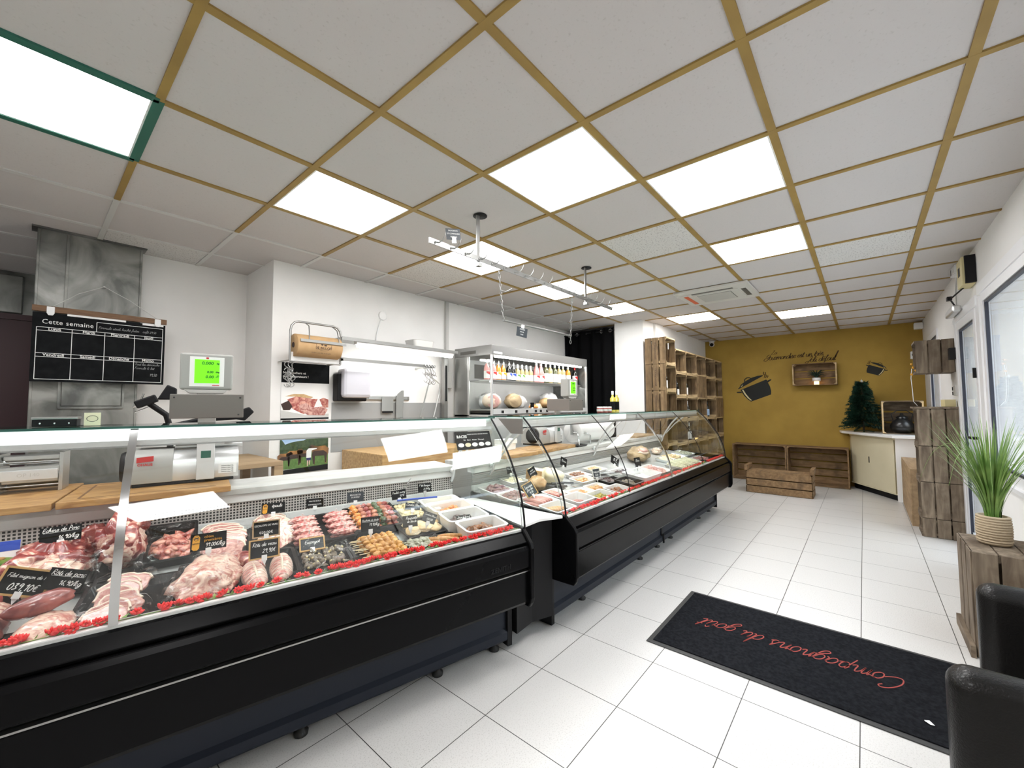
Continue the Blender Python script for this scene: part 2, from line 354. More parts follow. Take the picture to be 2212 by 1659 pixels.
def obj(name, mb, m, parent=None, bevel=0, loc=None, M=None, solid=0, sub=0):
    me = bpy.data.meshes.new(name); me.from_pydata(mb.v, [], mb.f); me.polygons.foreach_set('use_smooth', mb.sm); me.update()
    me.materials.append(M_[m] if isinstance(m, str) else m)
    o = link(bpy.data.objects.new(name, me))
    if parent: o.parent = parent
    if loc: o.location = loc
    if M is not None: o.matrix_basis = M
    if bevel:
        b = o.modifiers.new('bevel', 'BEVEL'); b.width = bevel; b.segments = 2; b.limit_method = 'ANGLE'; b.angle_limit = R(40)
    if sub: q = o.modifiers.new('sub', 'SUBSURF'); q.levels = sub; q.render_levels = sub
    return o
def tag(o, label, cat, group=None, kind=None):
    o['label'] = label; o['category'] = cat
    if group: o['group'] = group
    if kind: o['kind'] = kind
    return o
def thing(name, label, cat, M=None, loc=(0, 0, 0), rz=0, group=None):
    o = link(bpy.data.objects.new(name, None)); o.empty_display_size = .05
    if M is not None: o.matrix_basis = M
    else: o.location = loc; o.rotation_euler = (0, 0, R(rz))
    return tag(o, label, cat, group)
def struct(name, mb, m, parent=None, **k):
    o = obj(name, mb, m, parent, **k)
    if not parent: o['kind'] = 'structure'
    return o
def dup(r, M=None, label=None, group=None, parent=None):
    c = link(r.copy())
    if M is not None: c.matrix_basis = M
    if label: c['label'] = label
    if group: c['group'] = group
    if parent: c.parent = parent
    for ch in r.children: dup(ch, parent=c)
    return c
ANG = -12.65
C1 = Euler((0, 0, R(ANG))).to_matrix().to_4x4()
def L1(s, n, z, **k): return C1 @ T(s, n, z, **k)          # frame of the near counter: s along it, n away from the customer
def dz1(n): return .6015+(n-1.758)*.1405      # height of the sloping display deck
def dz2(y): return .6015+(y-1.376)*.1405
# text and handwriting
def text(name, st, size, M, m, parent, align='CENTER', depth=.0004, shear=0, sx=1, bold=0, space=1):
    cu = bpy.data.curves.new('t', 'FONT'); cu.body = st; cu.size = size; cu.align_x = align; cu.align_y = 'CENTER'; cu.extrude = depth; cu.shear = shear
    cu.resolution_u = 2; cu.offset = bold; cu.space_character = space
    t = bpy.data.objects.new('t', cu); COL.objects.link(t); bpy.context.view_layer.update()
    me = bpy.data.meshes.new_from_object(t.evaluated_get(bpy.context.evaluated_depsgraph_get()))
    bpy.data.objects.remove(t); bpy.data.curves.remove(cu)
    me.materials.clear(); me.materials.append(M_[m]); o = link(bpy.data.objects.new(name, me)); o.parent = parent
    o.matrix_basis = M @ Matrix.Diagonal((sx, 1, 1, 1)); return o
HF = {
 'a': (.56, [[(.46, .40), (.32, .50), (.12, .42), (.04, .18), (.16, .0), (.34, .08), (.47, .42), (.45, .10), (.56, .04)]]),
 'b': (.50, [[(.02, .1), (.2, .7), (.22, 1.0), (.1, .9), (.08, .1), (.22, .0), (.38, .15), (.34, .42), (.5, .42)]]),
 'c': (.44, [[(.40, .40), (.28, .50), (.10, .40), (.05, .15), (.18, .0), (.34, .04), (.44, .12)]]),
 'd': (.58, [[(.44, .40), (.30, .50), (.10, .40), (.04, .16), (.16, .0), (.36, .12), (.50, 1.0), (.46, .10), (.58, .04)]]),
 'e': (.44, [[(.04, .22), (.30, .30), (.36, .44), (.22, .50), (.06, .34), (.06, .10), (.20, .0), (.44, .12)]]),
 'f': (.40, [[(.02, .1), (.24, .7), (.36, .95), (.24, 1.0), (.16, .6), (.08, -.3), (.0, -.36), (.14, -.1), (.40, .1)]]),
 'g': (.54, [[(.44, .40), (.30, .50), (.10, .40), (.06, .16), (.18, .02), (.36, .12), (.48, .44), (.40, -.2), (.18, -.42), (.04, -.28), (.30, -.08), (.54, .08)]]),
 'h': (.54, [[(.02, .1), (.24, .8), (.20, 1.0), (.10, .7), (.06, .0), (.18, .38), (.34, .5), (.38, .3), (.40, .06), (.54, .06)]]),
 'i': (.28, [[(.04, .1), (.16, .48), (.12, .1), (.18, .0), (.28, .1)], [(.20, .70), (.21, .74)]]),
 'j': (.28, [[(.16, .48), (.12, -.2), (.0, -.38), (-.06, -.24), (.28, .1)], [(.20, .70), (.21, .74)]]),
 'k': (.48, [[(.02, .1), (.2, .9), (.1, .8), (.06, .0)], [(.38, .46), (.12, .22), (.36, .0), (.48, .08)]]),
 'l': (.30, [[(.02, .1), (.24, .75), (.18, 1.0), (.08, .7), (.08, .12), (.16, .0), (.30, .1)]]),
 'm': (.82, [[(.0, .38), (.08, .48), (.06, .0), (.12, .34), (.26, .5), (.32, .36), (.32, .0), (.38, .34), (.54, .5), (.60, .34), (.62, .06), (.70, .0), (.82, .1)]]),
 'n': (.58, [[(.0, .38), (.08, .48), (.06, .0), (.14, .34), (.30, .5), (.36, .34), (.38, .06), (.46, .0), (.58, .1)]]),
 'o': (.52, [[(.34, .46), (.16, .48), (.04, .28), (.10, .04), (.26, .0), (.42, .18), (.38, .42), (.28, .5), (.52, .40)]]),
 'p': (.56, [[(.04, .3), (.14, .5), (.02, -.40)], [(.08, .2), (.24, .5), (.42, .42), (.42, .12), (.26, .0), (.12, .08)], [(.3, .0), (.56, .1)]]),
 'q': (.54, [[(.44, .40), (.28, .50), (.08, .36), (.08, .08), (.26, .02), (.44, .40), (.38, -.40), (.54, .1)]]),
 'r': (.42, [[(.0, .3), (.12, .52), (.14, .44), (.30, .44), (.22, .1), (.30, .0), (.42, .1)]]),
 's': (.42, [[(.0, .08), (.22, .54), (.22, .36), (.32, .16), (.24, .0), (.08, .02)], [(.26, .0), (.42, .1)]]),
 't': (.34, [[(.02, .1), (.22, .85), (.12, .12), (.20, .0), (.34, .1)], [(.02, .56), (.32, .60)]]),
 'u': (.58, [[(.04, .3), (.10, .48), (.06, .14), (.18, .0), (.34, .14), (.42, .48), (.40, .1), (.48, .0), (.58, .1)]]),
 'v': (.46, [[(.02, .4), (.10, .48), (.16, .0), (.34, .46), (.46, .42)]]),
 'x': (.44, [[(.04, .46), (.36, .0), (.44, .08)], [(.36, .48), (.02, .0)]]),
 'y': (.54, [[(.06, .48), (.10, .10), (.30, .06), (.44, .48), (.34, -.30), (.12, -.40), (.54, .1)]]),
 'z': (.44, [[(.04, .46), (.36, .48), (.04, .0), (.44, .04)]]),
 'C': (.80, [[(.66, .78), (.76, .92), (.60, 1.02), (.30, .86), (.08, .44), (.16, .06), (.42, .0), (.70, .14), (.80, .22)]]),
 'G': (.95, [[(.80, .86), (.66, 1.0), (.40, .86), (.30, .60), (.52, .44), (.84, .70), (.92, .82), (.72, .30), (.44, -.10), (.10, -.14), (.0, .10), (.20, .34), (.60, .40)]]),
 'L': (.70, [[(.20, .80), (.50, 1.0), (.54, .84), (.22, .40), (.0, .06), (.14, .10), (.40, -.02), (.70, .12)]]),
 'J': (.66, [[(.30, .84), (.56, 1.0), (.70, .90), (.50, .40), (.26, -.10), (.0, -.22), (-.14, -.04), (.10, .16), (.50, .22)]]),
 'F': (.60, [[(.12, .0), (.20, .95)], [(.05, .95), (.6, 1.0)], [(.14, .5), (.45, .54)]]),
 'E': (.55, [[(.5, .95), (.1, .9), (.1, .0), (.5, .04)], [(.1, .5), (.42, .54)]]),
 'R': (.62, [[(.1, .0), (.14, .95), (.42, .95), (.46, .65), (.16, .5), (.6, .0)]]),
 'B': (.60, [[(.1, .0), (.12, .95), (.42, .9), (.36, .55), (.14, .5), (.48, .42), (.44, .05), (.1, .0)]]),
 'T': (.60, [[(.0, .95), (.6, .98)], [(.3, .96), (.26, .0)]]),
 'M': (.8, [[(.05, .0), (.12, .95), (.36, .3), (.62, .95), (.7, .0)]]),
 'Q': (.6, [[(.3, .9), (.05, .5), (.2, .05), (.5, .3), (.45, .8), (.3, .9)], [(.35, .2), (.6, -.05)]]),
 'P': (.58, [[(.1, .0), (.14, .95), (.42, .95), (.48, .70), (.36, .5), (.13, .48)]]),
 'S': (.55, [[(.46, .84), (.30, .97), (.10, .82), (.16, .58), (.42, .40), (.42, .10), (.20, .0), (.04, .12)]]),
 'A': (.62, [[(.02, .0), (.30, .95), (.56, .0)], [(.12, .36), (.46, .36)]]), 'N': (.62, [[(.06, .0), (.12, .9), (.44, .04), (.56, .92)]]),
 'D': (.62, [[(.1, .0), (.14, .94), (.40, .86), (.54, .46), (.40, .08), (.08, .0)]]), 'O': (.62, [[(.3, .95), (.06, .6), (.1, .1), (.34, .0), (.54, .4), (.48, .85), (.3, .95)]]),
 'V': (.56, [[(.05, .95), (.26, .0), (.55, .96)]]), '€': (.5, [[(.46, .72), (.28, .8), (.12, .5), (.2, .06), (.44, .08)], [(.02, .5), (.34, .52)], [(.0, .34), (.32, .36)]]),
 '0': (.45, [[(.2, .8), (.04, .5), (.1, .05), (.3, .05), (.38, .5), (.2, .8)]]), '1': (.35, [[(.05, .55), (.22, .8), (.2, .0)]]),
 '2': (.45, [[(.05, .65), (.22, .8), (.36, .6), (.04, .02), (.4, .04)]]), '3': (.45, [[(.05, .72), (.3, .78), (.16, .45), (.36, .22), (.06, .04)]]),
 '4': (.45, [[(.24, .8), (.04, .3), (.4, .3)], [(.3, .5), (.28, .0)]]), '5': (.45, [[(.36, .8), (.1, .78), (.1, .45), (.34, .36), (.3, .05), (.05, .06)]]),
 '6': (.45, [[(.32, .8), (.06, .3), (.2, .0), (.36, .2), (.1, .36)]]), '8': (.45, [[(.2, .42), (.06, .65), (.22, .8), (.34, .65), (.06, .2), (.2, .0), (.36, .2), (.2, .42)]]),
 '9': (.45, [[(.34, .6), (.1, .5), (.14, .78), (.34, .7), (.3, .0)]]), ',': (.2, [[(.1, .05), (.04, -.12)]]), '.': (.2, [[(.08, .0), (.1, .04)]]),
 '!': (.3, [[(.22, 1.2), (.12, .34)], [(.08, .04), (.1, .1)]]), '-': (.3, [[(.05, .35), (.26, .35)]]), '/': (.3, [[(.0, .0), (.28, .9)]]), ' ': (.36, []),
}
ACC = {'é': ('e', [(.2, .62), (.32, .78)]), 'è': ('e', [(.14, .78), (.26, .62)]), 'û': ('u', [(.12, .62), (.24, .76), (.36, .62)]), 'ô': ('o', [(.12, .62), (.24, .76), (.36, .62)])}
def spl(p, k=4):
    if len(p) < 3: return p
    q = [p[0]]+p+[p[-1]]; o = []
    for i in range(1, len(q)-2):
        for j in range(k):
            t = j/k; a, b, c, d = q[i-1:i+3]
            o.append(tuple(.5*((2*b[m])+(-a[m]+c[m])*t+(2*a[m]-5*b[m]+4*c[m]-d[m])*t*t+(-a[m]+3*b[m]-3*c[m]+d[m])*t**3) for m in (0, 1)))
    o.append(p[-1]); return o
def hand(mb, st, size, x=0, y=0, slant=.25, w=.05, nib=0, M=None, z=.0004, sp=1.0, k=4):
    """writes st as flat ribbons; returns the width"""
    cx = x
    for ch in st:
        extra = None
        if ch in ACC and ACC[ch]: b, extra = ACC[ch]; adv, strokes = HF[b]
        elif ch in HF: adv, strokes = HF[ch]
        else: adv, strokes = HF[' ']
        for stn in strokes+([extra] if extra else []):
            p = [(cx+(a+b*slant)*size, y+b*size) for a, b in spl(list(stn), k)]
            vs = []; n = len(p)
            for i in range(n):
                a = p[max(0, i-1)]; b = p[min(n-1, i+1)]; dx, dy = b[0]-a[0], b[1]-a[1]; l = math.hypot(dx, dy) or 1
                if nib: ww = w*size*(.25+.9*abs(-dy/l*.8-dx/l*.35)); nx, ny = -dy/l*ww/2, dx/l*ww/2
                else: nx, ny = -dy/l*w*size/2, dx/l*w*size/2
                vs += [(p[i][0]+nx, p[i][1]+ny, z), (p[i][0]-nx, p[i][1]-ny, z)]
            mb.add(vs, [(2*i, 2*i+1, 2*i+3, 2*i+2) for i in range(n-1)], M)
        cx += adv*size*sp
    return cx-x
# ================================================================ ROOM
H = 2.508; YW = -.70
struct('floor', MB().box(-3.2, 8.9, YW-.25, 6.0, -.1, 0), 'floor')
cl = struct('ceiling', MB().box(-3.2, 8.9, YW-.25, 6.0, H, H+.1), 'ceiling')
g = MB(); gw = MB()
for u in range(0, 10):
    y = -.3375+.6*u
    (g if u < 6 else gw).box(-3, 8.5, y-.016, y+.016, H-.007, H)
for v in range(-7, 12):
    x = 1.492+.6*v; g.box(x-.014, x+.014, YW, 3.25, H-.0075, H); gw.box(x-.014, x+.014, 3.25, 5.9, H-.0075, H)
struct('trim_1', g, 'ochre_bar'); struct('trim_2', gw, 'white_bar')
gb = MB(); x0 = 1.492-1.8
gb.box(x0+.6-.017, x0+.6+.017, 2.0625, 2.6625, H-.0085, H)
gb.box(x0, x0+.6, 2.0625-.018, 2.0625+.018, H-.0085, H); gb.box(x0, x0+.6, 2.6625-.018, 2.6625+.018, H-.0085, H)
struct('trim_3', gb, 'green_bar')
for (u, v) in ((2, 2), (5, 1), (7, -2), (0, 4)):
    obj('speckled_tile', MB().box(1.492+.6*v+.016, 1.492+.6*v+.584, -.3375+.6*u+.018, -.3375+.6*u+.582, H-.003, H), 'speckled', cl)
# ceiling panels
LAMPS = [(4, -3, 'large bright ceiling light at far left with green metal edging'), (4, -1, 'bright square ceiling light above the price board side of the near counter'),
 (2, 0, 'bright square ceiling light above the joint of the two counters'), (1, 1, 'bright square ceiling light over the aisle, nearest to the doormat'),
 (4, 1, 'bright ceiling light directly behind the near end of the meat hook rail'), (1, 3, 'second bright ceiling light over the aisle, beyond the nearest aisle light'),
 (4, 3, 'bright ceiling light behind the middle of the meat hook rail'), (4, 5, 'bright ceiling light behind the far end of the meat hook rail'),
 (3, 7, 'distant ceiling light between the air conditioner and the white pillar'), (1, 8, 'farthest ceiling light, near the ochre wall')]
HID = [(1, -3), (3, -6), (7, -5)]  # unseen panels: first mirrored in the counter glass, the others added for illumination
lp = None
for i, (u, v, lb) in enumerate(LAMPS):
    P = T(1.492+.6*v+.3, -.3375+.6*u+.3, H)
    if not lp:
        lp = thing('ceiling_light', lb, 'ceiling light', P, group='square panel lights set in the ceiling grid')
        obj('diffuser', MB().box(-.276, .276, -.276, .276, -.004, -.0005), 'lamp', lp)
        fr = MB()
        for a in ((-.284, -.276, -.284, .284), (.276, .284, -.284, .284), (-.276, .276, -.284, -.276), (-.276, .276, .276, .284)): fr.box(*a, -.006, -.0005)
        obj('frame', fr, 'white_enamel', lp)
    else: dup(lp, P, lb)
for u, v in HID: dup(lp, T(1.492+.6*v+.3, -.3375+.6*u+.3, H), 'unseen square ceiling light behind the camera in the ceiling grid')
# walls
struct('wall_back', MB().box(1.27, 5.8, 3.65, 4.5, 0, H), 'white_wall')
struct('wall_recess', MB().box(.50, 1.27, 4.28, 4.5, 0, H), 'white_wall')
wl = struct('wall_left', MB().box(-3.2, .03, 5.7, 5.9, 0, H), 'dark_steel')
struct('wall_near', MB().box(-3.2, -3.0, YW-.25, 6, 0, H), 'white_wall')
struct('wall_passage', MB().box(5.95, 6.05, 2.77, 3.7, 0, H).box(5.8, 6.05, 3.65, 4.0, 0, H), 'white_wall')
struct('wall_pillar', MB().box(5.6, 5.98, 2.335, 2.77, 0, H), 'white_wall')
struct('wall_rack', MB().box(5.98, 8.5, 2.30, 2.5, 0, H), 'white_wall')
struct('wall_ochre', MB().box(8.5, 8.7, YW-.25, 2.5, 0, H), 'ochre_wall')
mb = MB()
W1 = (1.3, 4.56, .79, 2.11); DR = (4.80, 5.64, 0, 2.05); W2 = (6.95, 7.85, .95, 2.19)
for a in ((-3, 1.3, 0, H), (1.3, 4.56, 0, .79), (1.3, 4.56, 2.11, H), (4.56, 4.80, 0, H), (4.80, 5.64, 2.05, H), (5.64, 6.95, 0, H), (6.95, 7.85, 0, .95), (6.95, 7.85, 2.19, H), (7.85, 8.5, 0, H)):
    mb.box(a[0], a[1], YW-.25, YW, a[2], a[3])
struct('wall_right', mb, 'white_wall')
struct('baseboard_recess', MB().box(.53, 1.27, 4.265, 4.28, 0, .08), 'grey_wall')
struct('trim_4', MB().box(1.775, 3.1, 3.646, 3.65, .887, 1.333), 'grey_wall')       # grey painted band
def glazed(name, x0, x1, z0, z1, fw=.065, extra=(), y0=YW-.06, y1=YW+.012):
    w_ = MB()
    for a in [(x0, x0+fw, z0, z1), (x1-fw, x1, z0, z1), (x0+fw, x1-fw, z1-fw, z1), (x0+fw, x1-fw, z0, z0+fw)]+[(m-.03, m+.03, z0+fw, z1-fw) for m in extra]:
        w_.box(a[0], a[1], y0, y1, a[2], a[3])
    o = struct(name, w_, 'pvc'); gk = MB(); xs = [x0+fw]+[q for m in extra for q in (m-.03, m+.03)]+[x1-fw]
    pn = MB()
    for i in range(0, len(xs), 2):
        a, b = xs[i], xs[i+1]
        for c in ((a, a+.016, z0+fw, z1-fw), (b-.016, b, z0+fw, z1-fw), (a, b, z1-fw-.016, z1-fw), (a, b, z0+fw, z0+fw+.016)): gk.box(c[0], c[1], y1-.026, y1-.008, c[2], c[3])
        pn.box(a, b, y1-.024, y1-.018, z0+fw, z1-fw)
    obj('gasket', gk, 'gasket', o); obj('pane', pn, 'window_glass', o); return o
w1 = glazed('window_1', *W1, extra=(2.95,)); obj('window_sill', MB().box(1.25, 4.6, YW-.02, YW+.035, .765, .79), 'pvc', w1)
obj('head_trim', MB().box(1.25, 4.62, YW-.01, YW+.02, 2.11, 2.19), 'pvc', w1)
d1 = glazed('door_1', *DR, fw=.075); obj('door_panel', MB().box(4.875, 5.565, YW-.05, YW-.005, .075, .14), 'pvc', d1)
hd = obj('door_handle', MB().cyl((4.93, YW+.01, 1.02), (4.93, YW+.05, 1.02), .012).cyl((4.93, YW+.05, 1.02), (5.05, YW+.05, 1.02), .01), 'black', d1)
obj('door_hinge', MB().box(4.845, 4.875, YW+.012, YW+.03, 1.50, 1.58), 'black', d1)
obj('door_stopper', MB().box(5.70, 5.80, YW, YW+.055, 1.72, 1.83), 'black', d1)
glazed('window_2', *W2)
struct('trim_5', MB().box(4.63, 4.75, YW, YW+.012, 0, 2.11).box(5.66, 5.74, YW, YW+.015, 0, 2.05).box(4.7, 5.74, YW, YW+.02, 2.05, 2.13), 'pvc')
# outside the windows
struct('ground_terrace', MB().box(-3, 14, -7, YW-.25, -.12, -.03), 'terrace')
fc = struct('facade_opposite', MB().box(-2, 9.2, -4.3, -4.0, 0, 3.4).box(9.2, 14, -4.3, -4.0, 0, 3.4), 'facade')
fw_ = MB()
for x in (3.2, 6.4, 9.4):
    fw_.box(x, x+1.8, -4.0, -3.93, 1.75, 1.95).box(x, x+.1, -4.0, -3.93, .2, 1.75).box(x+1.7, x+1.8, -4.0, -3.93, .2, 1.75)
obj('window_frame', fw_, 'pvc', fc)
fp = MB()
for x in (3.2, 6.4, 9.4): fp.box(x+.1, x+1.7, -4.0, -3.97, .2, 1.75)
obj('pane', fp, 'conduit_grey', fc)
ww = struct('wall_wing', MB().box(10.0, 10.3, -4.0, -1.74, 0, 3.3), 'facade')
wf = MB()
for q in ((-3.7, -1.80, 2.16, 2.28), (-3.7, -1.80, .10, .20), (-1.90, -1.80, .20, 2.16), (-3.7, -3.6, .20, 2.16), (-2.80, -2.70, .20, 2.16)): wf.box(9.94, 10.0, *q)
obj('window_frame', wf, 'pvc', ww); obj('pane', MB().box(9.97, 10.0, -3.6, -1.90, .20, 2.16), 'wing_pane', ww)
tag(obj('porch_post', MB().box(9.80, 9.90, -1.78, -1.68, -.03, 1.95), 'black', bevel=.006), 'black square post standing outside the large shop window', 'post')
tag(obj('porch_post', MB().box(8.60, 8.80, -1.34, -1.22, -.03, 3.0), 'facade', bevel=.006), 'rough beige masonry post outside the glazed shop door', 'post')
# ================================================================ COUNTERS
def spline_prof(p, k=6): return spl(p, k)
GP = []; _y = -.127; _n = 30                       # front glass: its lean grows steadily from upright to about 47 degrees
for _i in range(_n+1):
    _t = _i/_n; GP.append((_y, .655+.567*_t)); _a = 3+62*_t-18*_t*_t; _y += math.tan(R(_a))*.567/_n
def counter(M, x0, x1, label, muls, feet, seams, grillem, posts, chrome_m='steel', glow=False):
    r = thing('display_counter', label, 'counter', M, group=None)
    xi0, xi1 = x0+.012, x1-.012
    obj('lower_panel', MB().prism([(0, .29), (-.160, .29), (-.176, .31), (-.176, .455), (0, .455)], xi0, xi1, ax='X'), 'case_black', r, bevel=.004)
    obj('bumper', MB().prism([(0, .468), (-.168, .468), (-.19, .484), (-.19, .568), (-.176, .586), (0, .586)], xi0, xi1, ax='X'), 'case_black', r, bevel=.005)
    obj('front_ledge', MB().prism([(0, .586), (-.165, .590), (-.172, .602), (-.135, .638), (-.118, .648), (.02, .648)], xi0, xi1, ax='X'), 'case_black', r, bevel=.002)
    obj('bumper_strip', MB().box(xi0, xi1, -.1775, -.10, .457, .4625), 'rail_steel' if glow else 'black', r)  # on the near counter its pale metal stands in for an edge highlight
    obj('gasket_strip', MB().box(xi0, xi1, -.124, -.110, .646, .6555), 'white_enamel', r)
    for a in (x0, x1):
        d = .026 if a == x0 else -.026
        obj('end_panel', MB().prism([(-.196, .305), (-.203, .33), (-.203, .575), (-.19, .60), (-.125, .663), (.66, .70), (.66, .28), (-.18, .28)], a, a+d, ax='X'), 'case_black', r, bevel=.006)
    bp = obj('base_panel', MB().box(x0+.04, x1-.04, 0, .02, .10, .30).box(x0+.04, x1-.04, .03, .92, .10, .285), 'base_blue', r)
    obj('base_rail', MB().prism([(-.012, .05), (-.018, .06), (-.018, .095), (.0, .11), (.3, .11), (.3, .05)], x0+.04, x1-.04, ax='X'), 'base_blue', r)
    for a in (x0+.01, x1-.04): obj('base_side', MB().box(a, a+.03, -.02, .92, .02 if a > x0+1 else .008, .64), 'black', r, bevel=.002)
    for fx in feet:
        obj('foot', MB().lathe([(.026, 0), (.028, .012), (.014, .022), (.012, .052)], 12, T(fx, .03, 0)), 'rubber', r)
    obj('deck', MB().prism([(-.125, .652), (-.080, .652), (-.076, .602), (.636, .702), (.64, .712), (.645, .58), (-.125, .58)], xi0, xi1, ax='X'), 'deck_steel', r)
    obj('back_strip', MB().box(xi0, xi1, .636, .66, .705, .742).box(xi0, xi1, .628, .70, .826, .866), 'white_enamel', r, bevel=.003)
    if grillem == 'grille':
        obj('air_grille', MB().box(xi0, xi1, .640, .65, .742, .826), 'grille', r)
    else:
        lv = MB().box(xi0, xi1, .648, .655, .742, .826)
        for k in range(6): lv.prism([(.648, .745+.0135*k), (.636, .750+.0135*k), (.648, .7545+.0135*k)], xi0, xi1, ax='X')
        obj('air_grille', lv, 'alu', r)
    obj('worktop', MB().box(x0, x1, .610, .93, .868, .898), 'marble', r, bevel=.003)
    obj('back_body', MB().box(x0+.04, x1-.04, .66, .92, .29, .867), 'alu', r)
    # canopy with the case light
    cn = obj('canopy', MB().prism([(.200, 1.222), (.193, 1.200), (.200, 1.176), (.222, 1.162), (.285, 1.160), (.320, 1.185), (.320, 1.222)], x0, x1, ax='X'), 'white_enamel', r, bevel=.002)
    obj('light_tube', MB().box(x0+.08, x1-.08, .229, .279, 1.1585, 1.1603), 'tube', cn)
    obj('canopy_lip', MB().box(x0, x1, .190, .210, 1.155, 1.161).box(x0, x1, .190, .195, 1.155, 1.178), 'alu', cn)
    if glow: obj('canopy_glow_face', MB().box(x0+.03, x1-.04, .1885, .1925, 1.180, 1.220), 'canopy_glow', cn)  # added glowing face, makes the near canopy front read as brightly lit
    tg = obj('glass_shelf', MB().box(x0-.01, x1+.01, .185, .47, 1.224, 1.231), 'top_glass', r)
    obj('glass_edge', MB().box(x0-.01, x1+.01, .178, .185, 1.2235, 1.2315).box(x0-.01, x1+.01, .47, .472, 1.224, 1.231).box(x1+.01, x1+.012, .17, .47, 1.224, 1.231), 'glass_edge', tg)
    xs = [x0+.008]+sorted(muls+seams)+[x1-.008]
    for a, b in zip(xs, xs[1:]):
        obj('front_glass', MB().sheet(GP, a+.002, b-.002, .005), 'curved_glass', r)
    for m in muls:
        obj('mullion', MB().sheet([(p[0]-.003, p[1]) for p in GP], m-.011, m+.011, .009), chrome_m, r)
    for m in seams:
        obj('glass_seam', MB().sheet([(p[0]-.001, p[1]) for p in GP], m-.0018, m+.0018, .006), 'black', r)
    for a in (x0+.004, x1-.009):
        e = obj('end_glass', MB().prism([(p[0]+.004, p[1]) for p in GP]+[(.60, 1.10), (.655, .90), (.655, .705), (-.10, .66)], a, a+.005, ax='X'), 'glass', r)
        obj('edge_bead', MB().tube([(a+.0025, p[0]-.002, p[1]) for p in GP], .0055, 6), 'black', e)
        obj('edge_bead', MB().tube([(a+.0025, p[0]+.022, p[1]) for p in GP], .002, 5), 'steel', e)
    for px_ in posts:
        obj('canopy_post', MB().tube([(px_, .625, .80), (px_, .60, .83), (px_, .59, .87), (px_, .56, .93), (px_, .47, 1.06), (px_, .38, 1.15), (px_, .30, 1.19)], .010, 8)
            .tube([(px_+.03, .56, .92), (px_+.03, .44, 1.05), (px_+.03, .28, 1.18)], .007, 6).ball((px_, .615, .87), .02), 'alu', r)
    return r
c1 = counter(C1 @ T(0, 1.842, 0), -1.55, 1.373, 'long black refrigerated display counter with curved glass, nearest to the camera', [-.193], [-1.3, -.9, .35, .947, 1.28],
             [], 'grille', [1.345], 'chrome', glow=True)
text('raised_lettering', 'ZENITH', .030, T(1.17, -.1912, .512, rx=90), 'black', c1, depth=.0012, bold=.0008, space=1.15)
c2 = counter(T(0, 1.46, 0), 2.03, 5.65, 'long black refrigerated display counter with curved glass, the far one', [3.77], [2.46, 3.40, 3.78, 4.12, 5.02, 5.42], [2.90, 4.72],
             'louvre', [2.2, 3.70, 5.50], 'chrome')
obj('cable_duct', MB().box(3.80, 3.83, -.01, .0, .10, .29).box(3.805, 3.825, -.028, -.018, .04, .12), 'black', c2)
obj('side_flap', MB().prism([(.175, 1.215), (.38, 1.215), (.27, 1.120), (.175, 1.120)], 2.018, 2.022, ax='X'), 'scale_taupe', c2)
# wedge between the two counters
def W(s, n): v = C1 @ Vector((s, n, 0)); return (v.x, v.y)
wa, wb, wc, wd = W(1.376, 1.742), W(1.376, 2.47), (2.024, 2.08), (2.024, 1.345)
mid = ((wa[0]+wd[0])/2+.01, (wa[1]+wd[1])/2+.035)
wg = thing('corner_shelf', 'white wedge-shaped shelf on a black apron bridging the two counters', 'shelf')
obj('shelf_top', MB().prism([wa, mid, wd, wc, wb], .648, .664), 'white_enamel', wg, bevel=.002)
fa, fb = W(1.378, 1.80), (2.022, 1.42)
obj('apron', MB().prism([fa, ((fa[0]+fb[0])/2+.01, (fa[1]+fb[1])/2+.03), fb, (2.022, 2.05), W(1.378, 2.45)], .08, .646), 'black', wg)
# flower garlands
def garland(M, x0, x1, n, label):
    r = thing('flower_garland', label, 'garland', M, group='artificial flower garlands behind the counter glass')
    fl = MB()
    for k in range(9):
        a = 2*pi*k/9; fl.ball((0, 0, 0), (.0058, .0028, .0022), 6, 4, T(.0065*math.cos(a), .0065*math.sin(a), .004, rz=math.degrees(a), ry=-35))
    for k in range(5):
        a = 2*pi*k/5+.3; fl.ball((0, 0, 0), (.0045, .0022, .002), 6, 4, T(.0032*math.cos(a), .0032*math.sin(a), .0085, rz=math.degrees(a), ry=-60))
    first = None; rnd = random.Random(n)
    for i in range(n):
        x = x0+(x1-x0)*(i+.5)/n+rnd.uniform(-.006, .006)
        if rnd.random() < .16: continue
        P = T(x, rnd.uniform(-.004, .005), .006, rx=rnd.uniform(5, 50), rz=rnd.uniform(0, 360), s=rnd.uniform(1.35, 1.8))
        if not first: first = obj('flower', fl, 'petal', r, M=P)
        else:
            c = link(first.copy()); c.matrix_basis = P; c.parent = r
    lv = MB()
    for i in range(int(n*2.6)):
        a = rnd.uniform(0, 360); x = rnd.uniform(x0, x1)
        lv.add([(0, -.003, 0), (.010, 0, .002), (0, .003, 0), (-.002, 0, 0)], [(0, 1, 2, 3)], T(x, rnd.uniform(-.008, .006), rnd.uniform(.004, .012), rz=a, ry=rnd.uniform(-60, 10), s=rnd.uniform(1.2, 1.9)))
    lv.tube([(x0, 0, .002), ((x0+x1)/2, .001, .002), (x1, 0, .002)], .0015, 4)
    obj('foliage', lv, 'garland_leaf', r)
garland(C1 @ T(0, 1.842-.098, .6525), -.62, 1.35, 84, 'red flower garland with green leaves along the front of the near counter')
garland(T(0, 1.46-.098, .6525), 2.06, 5.63, 96, 'red flower garland with green leaves along the front of the far counter')
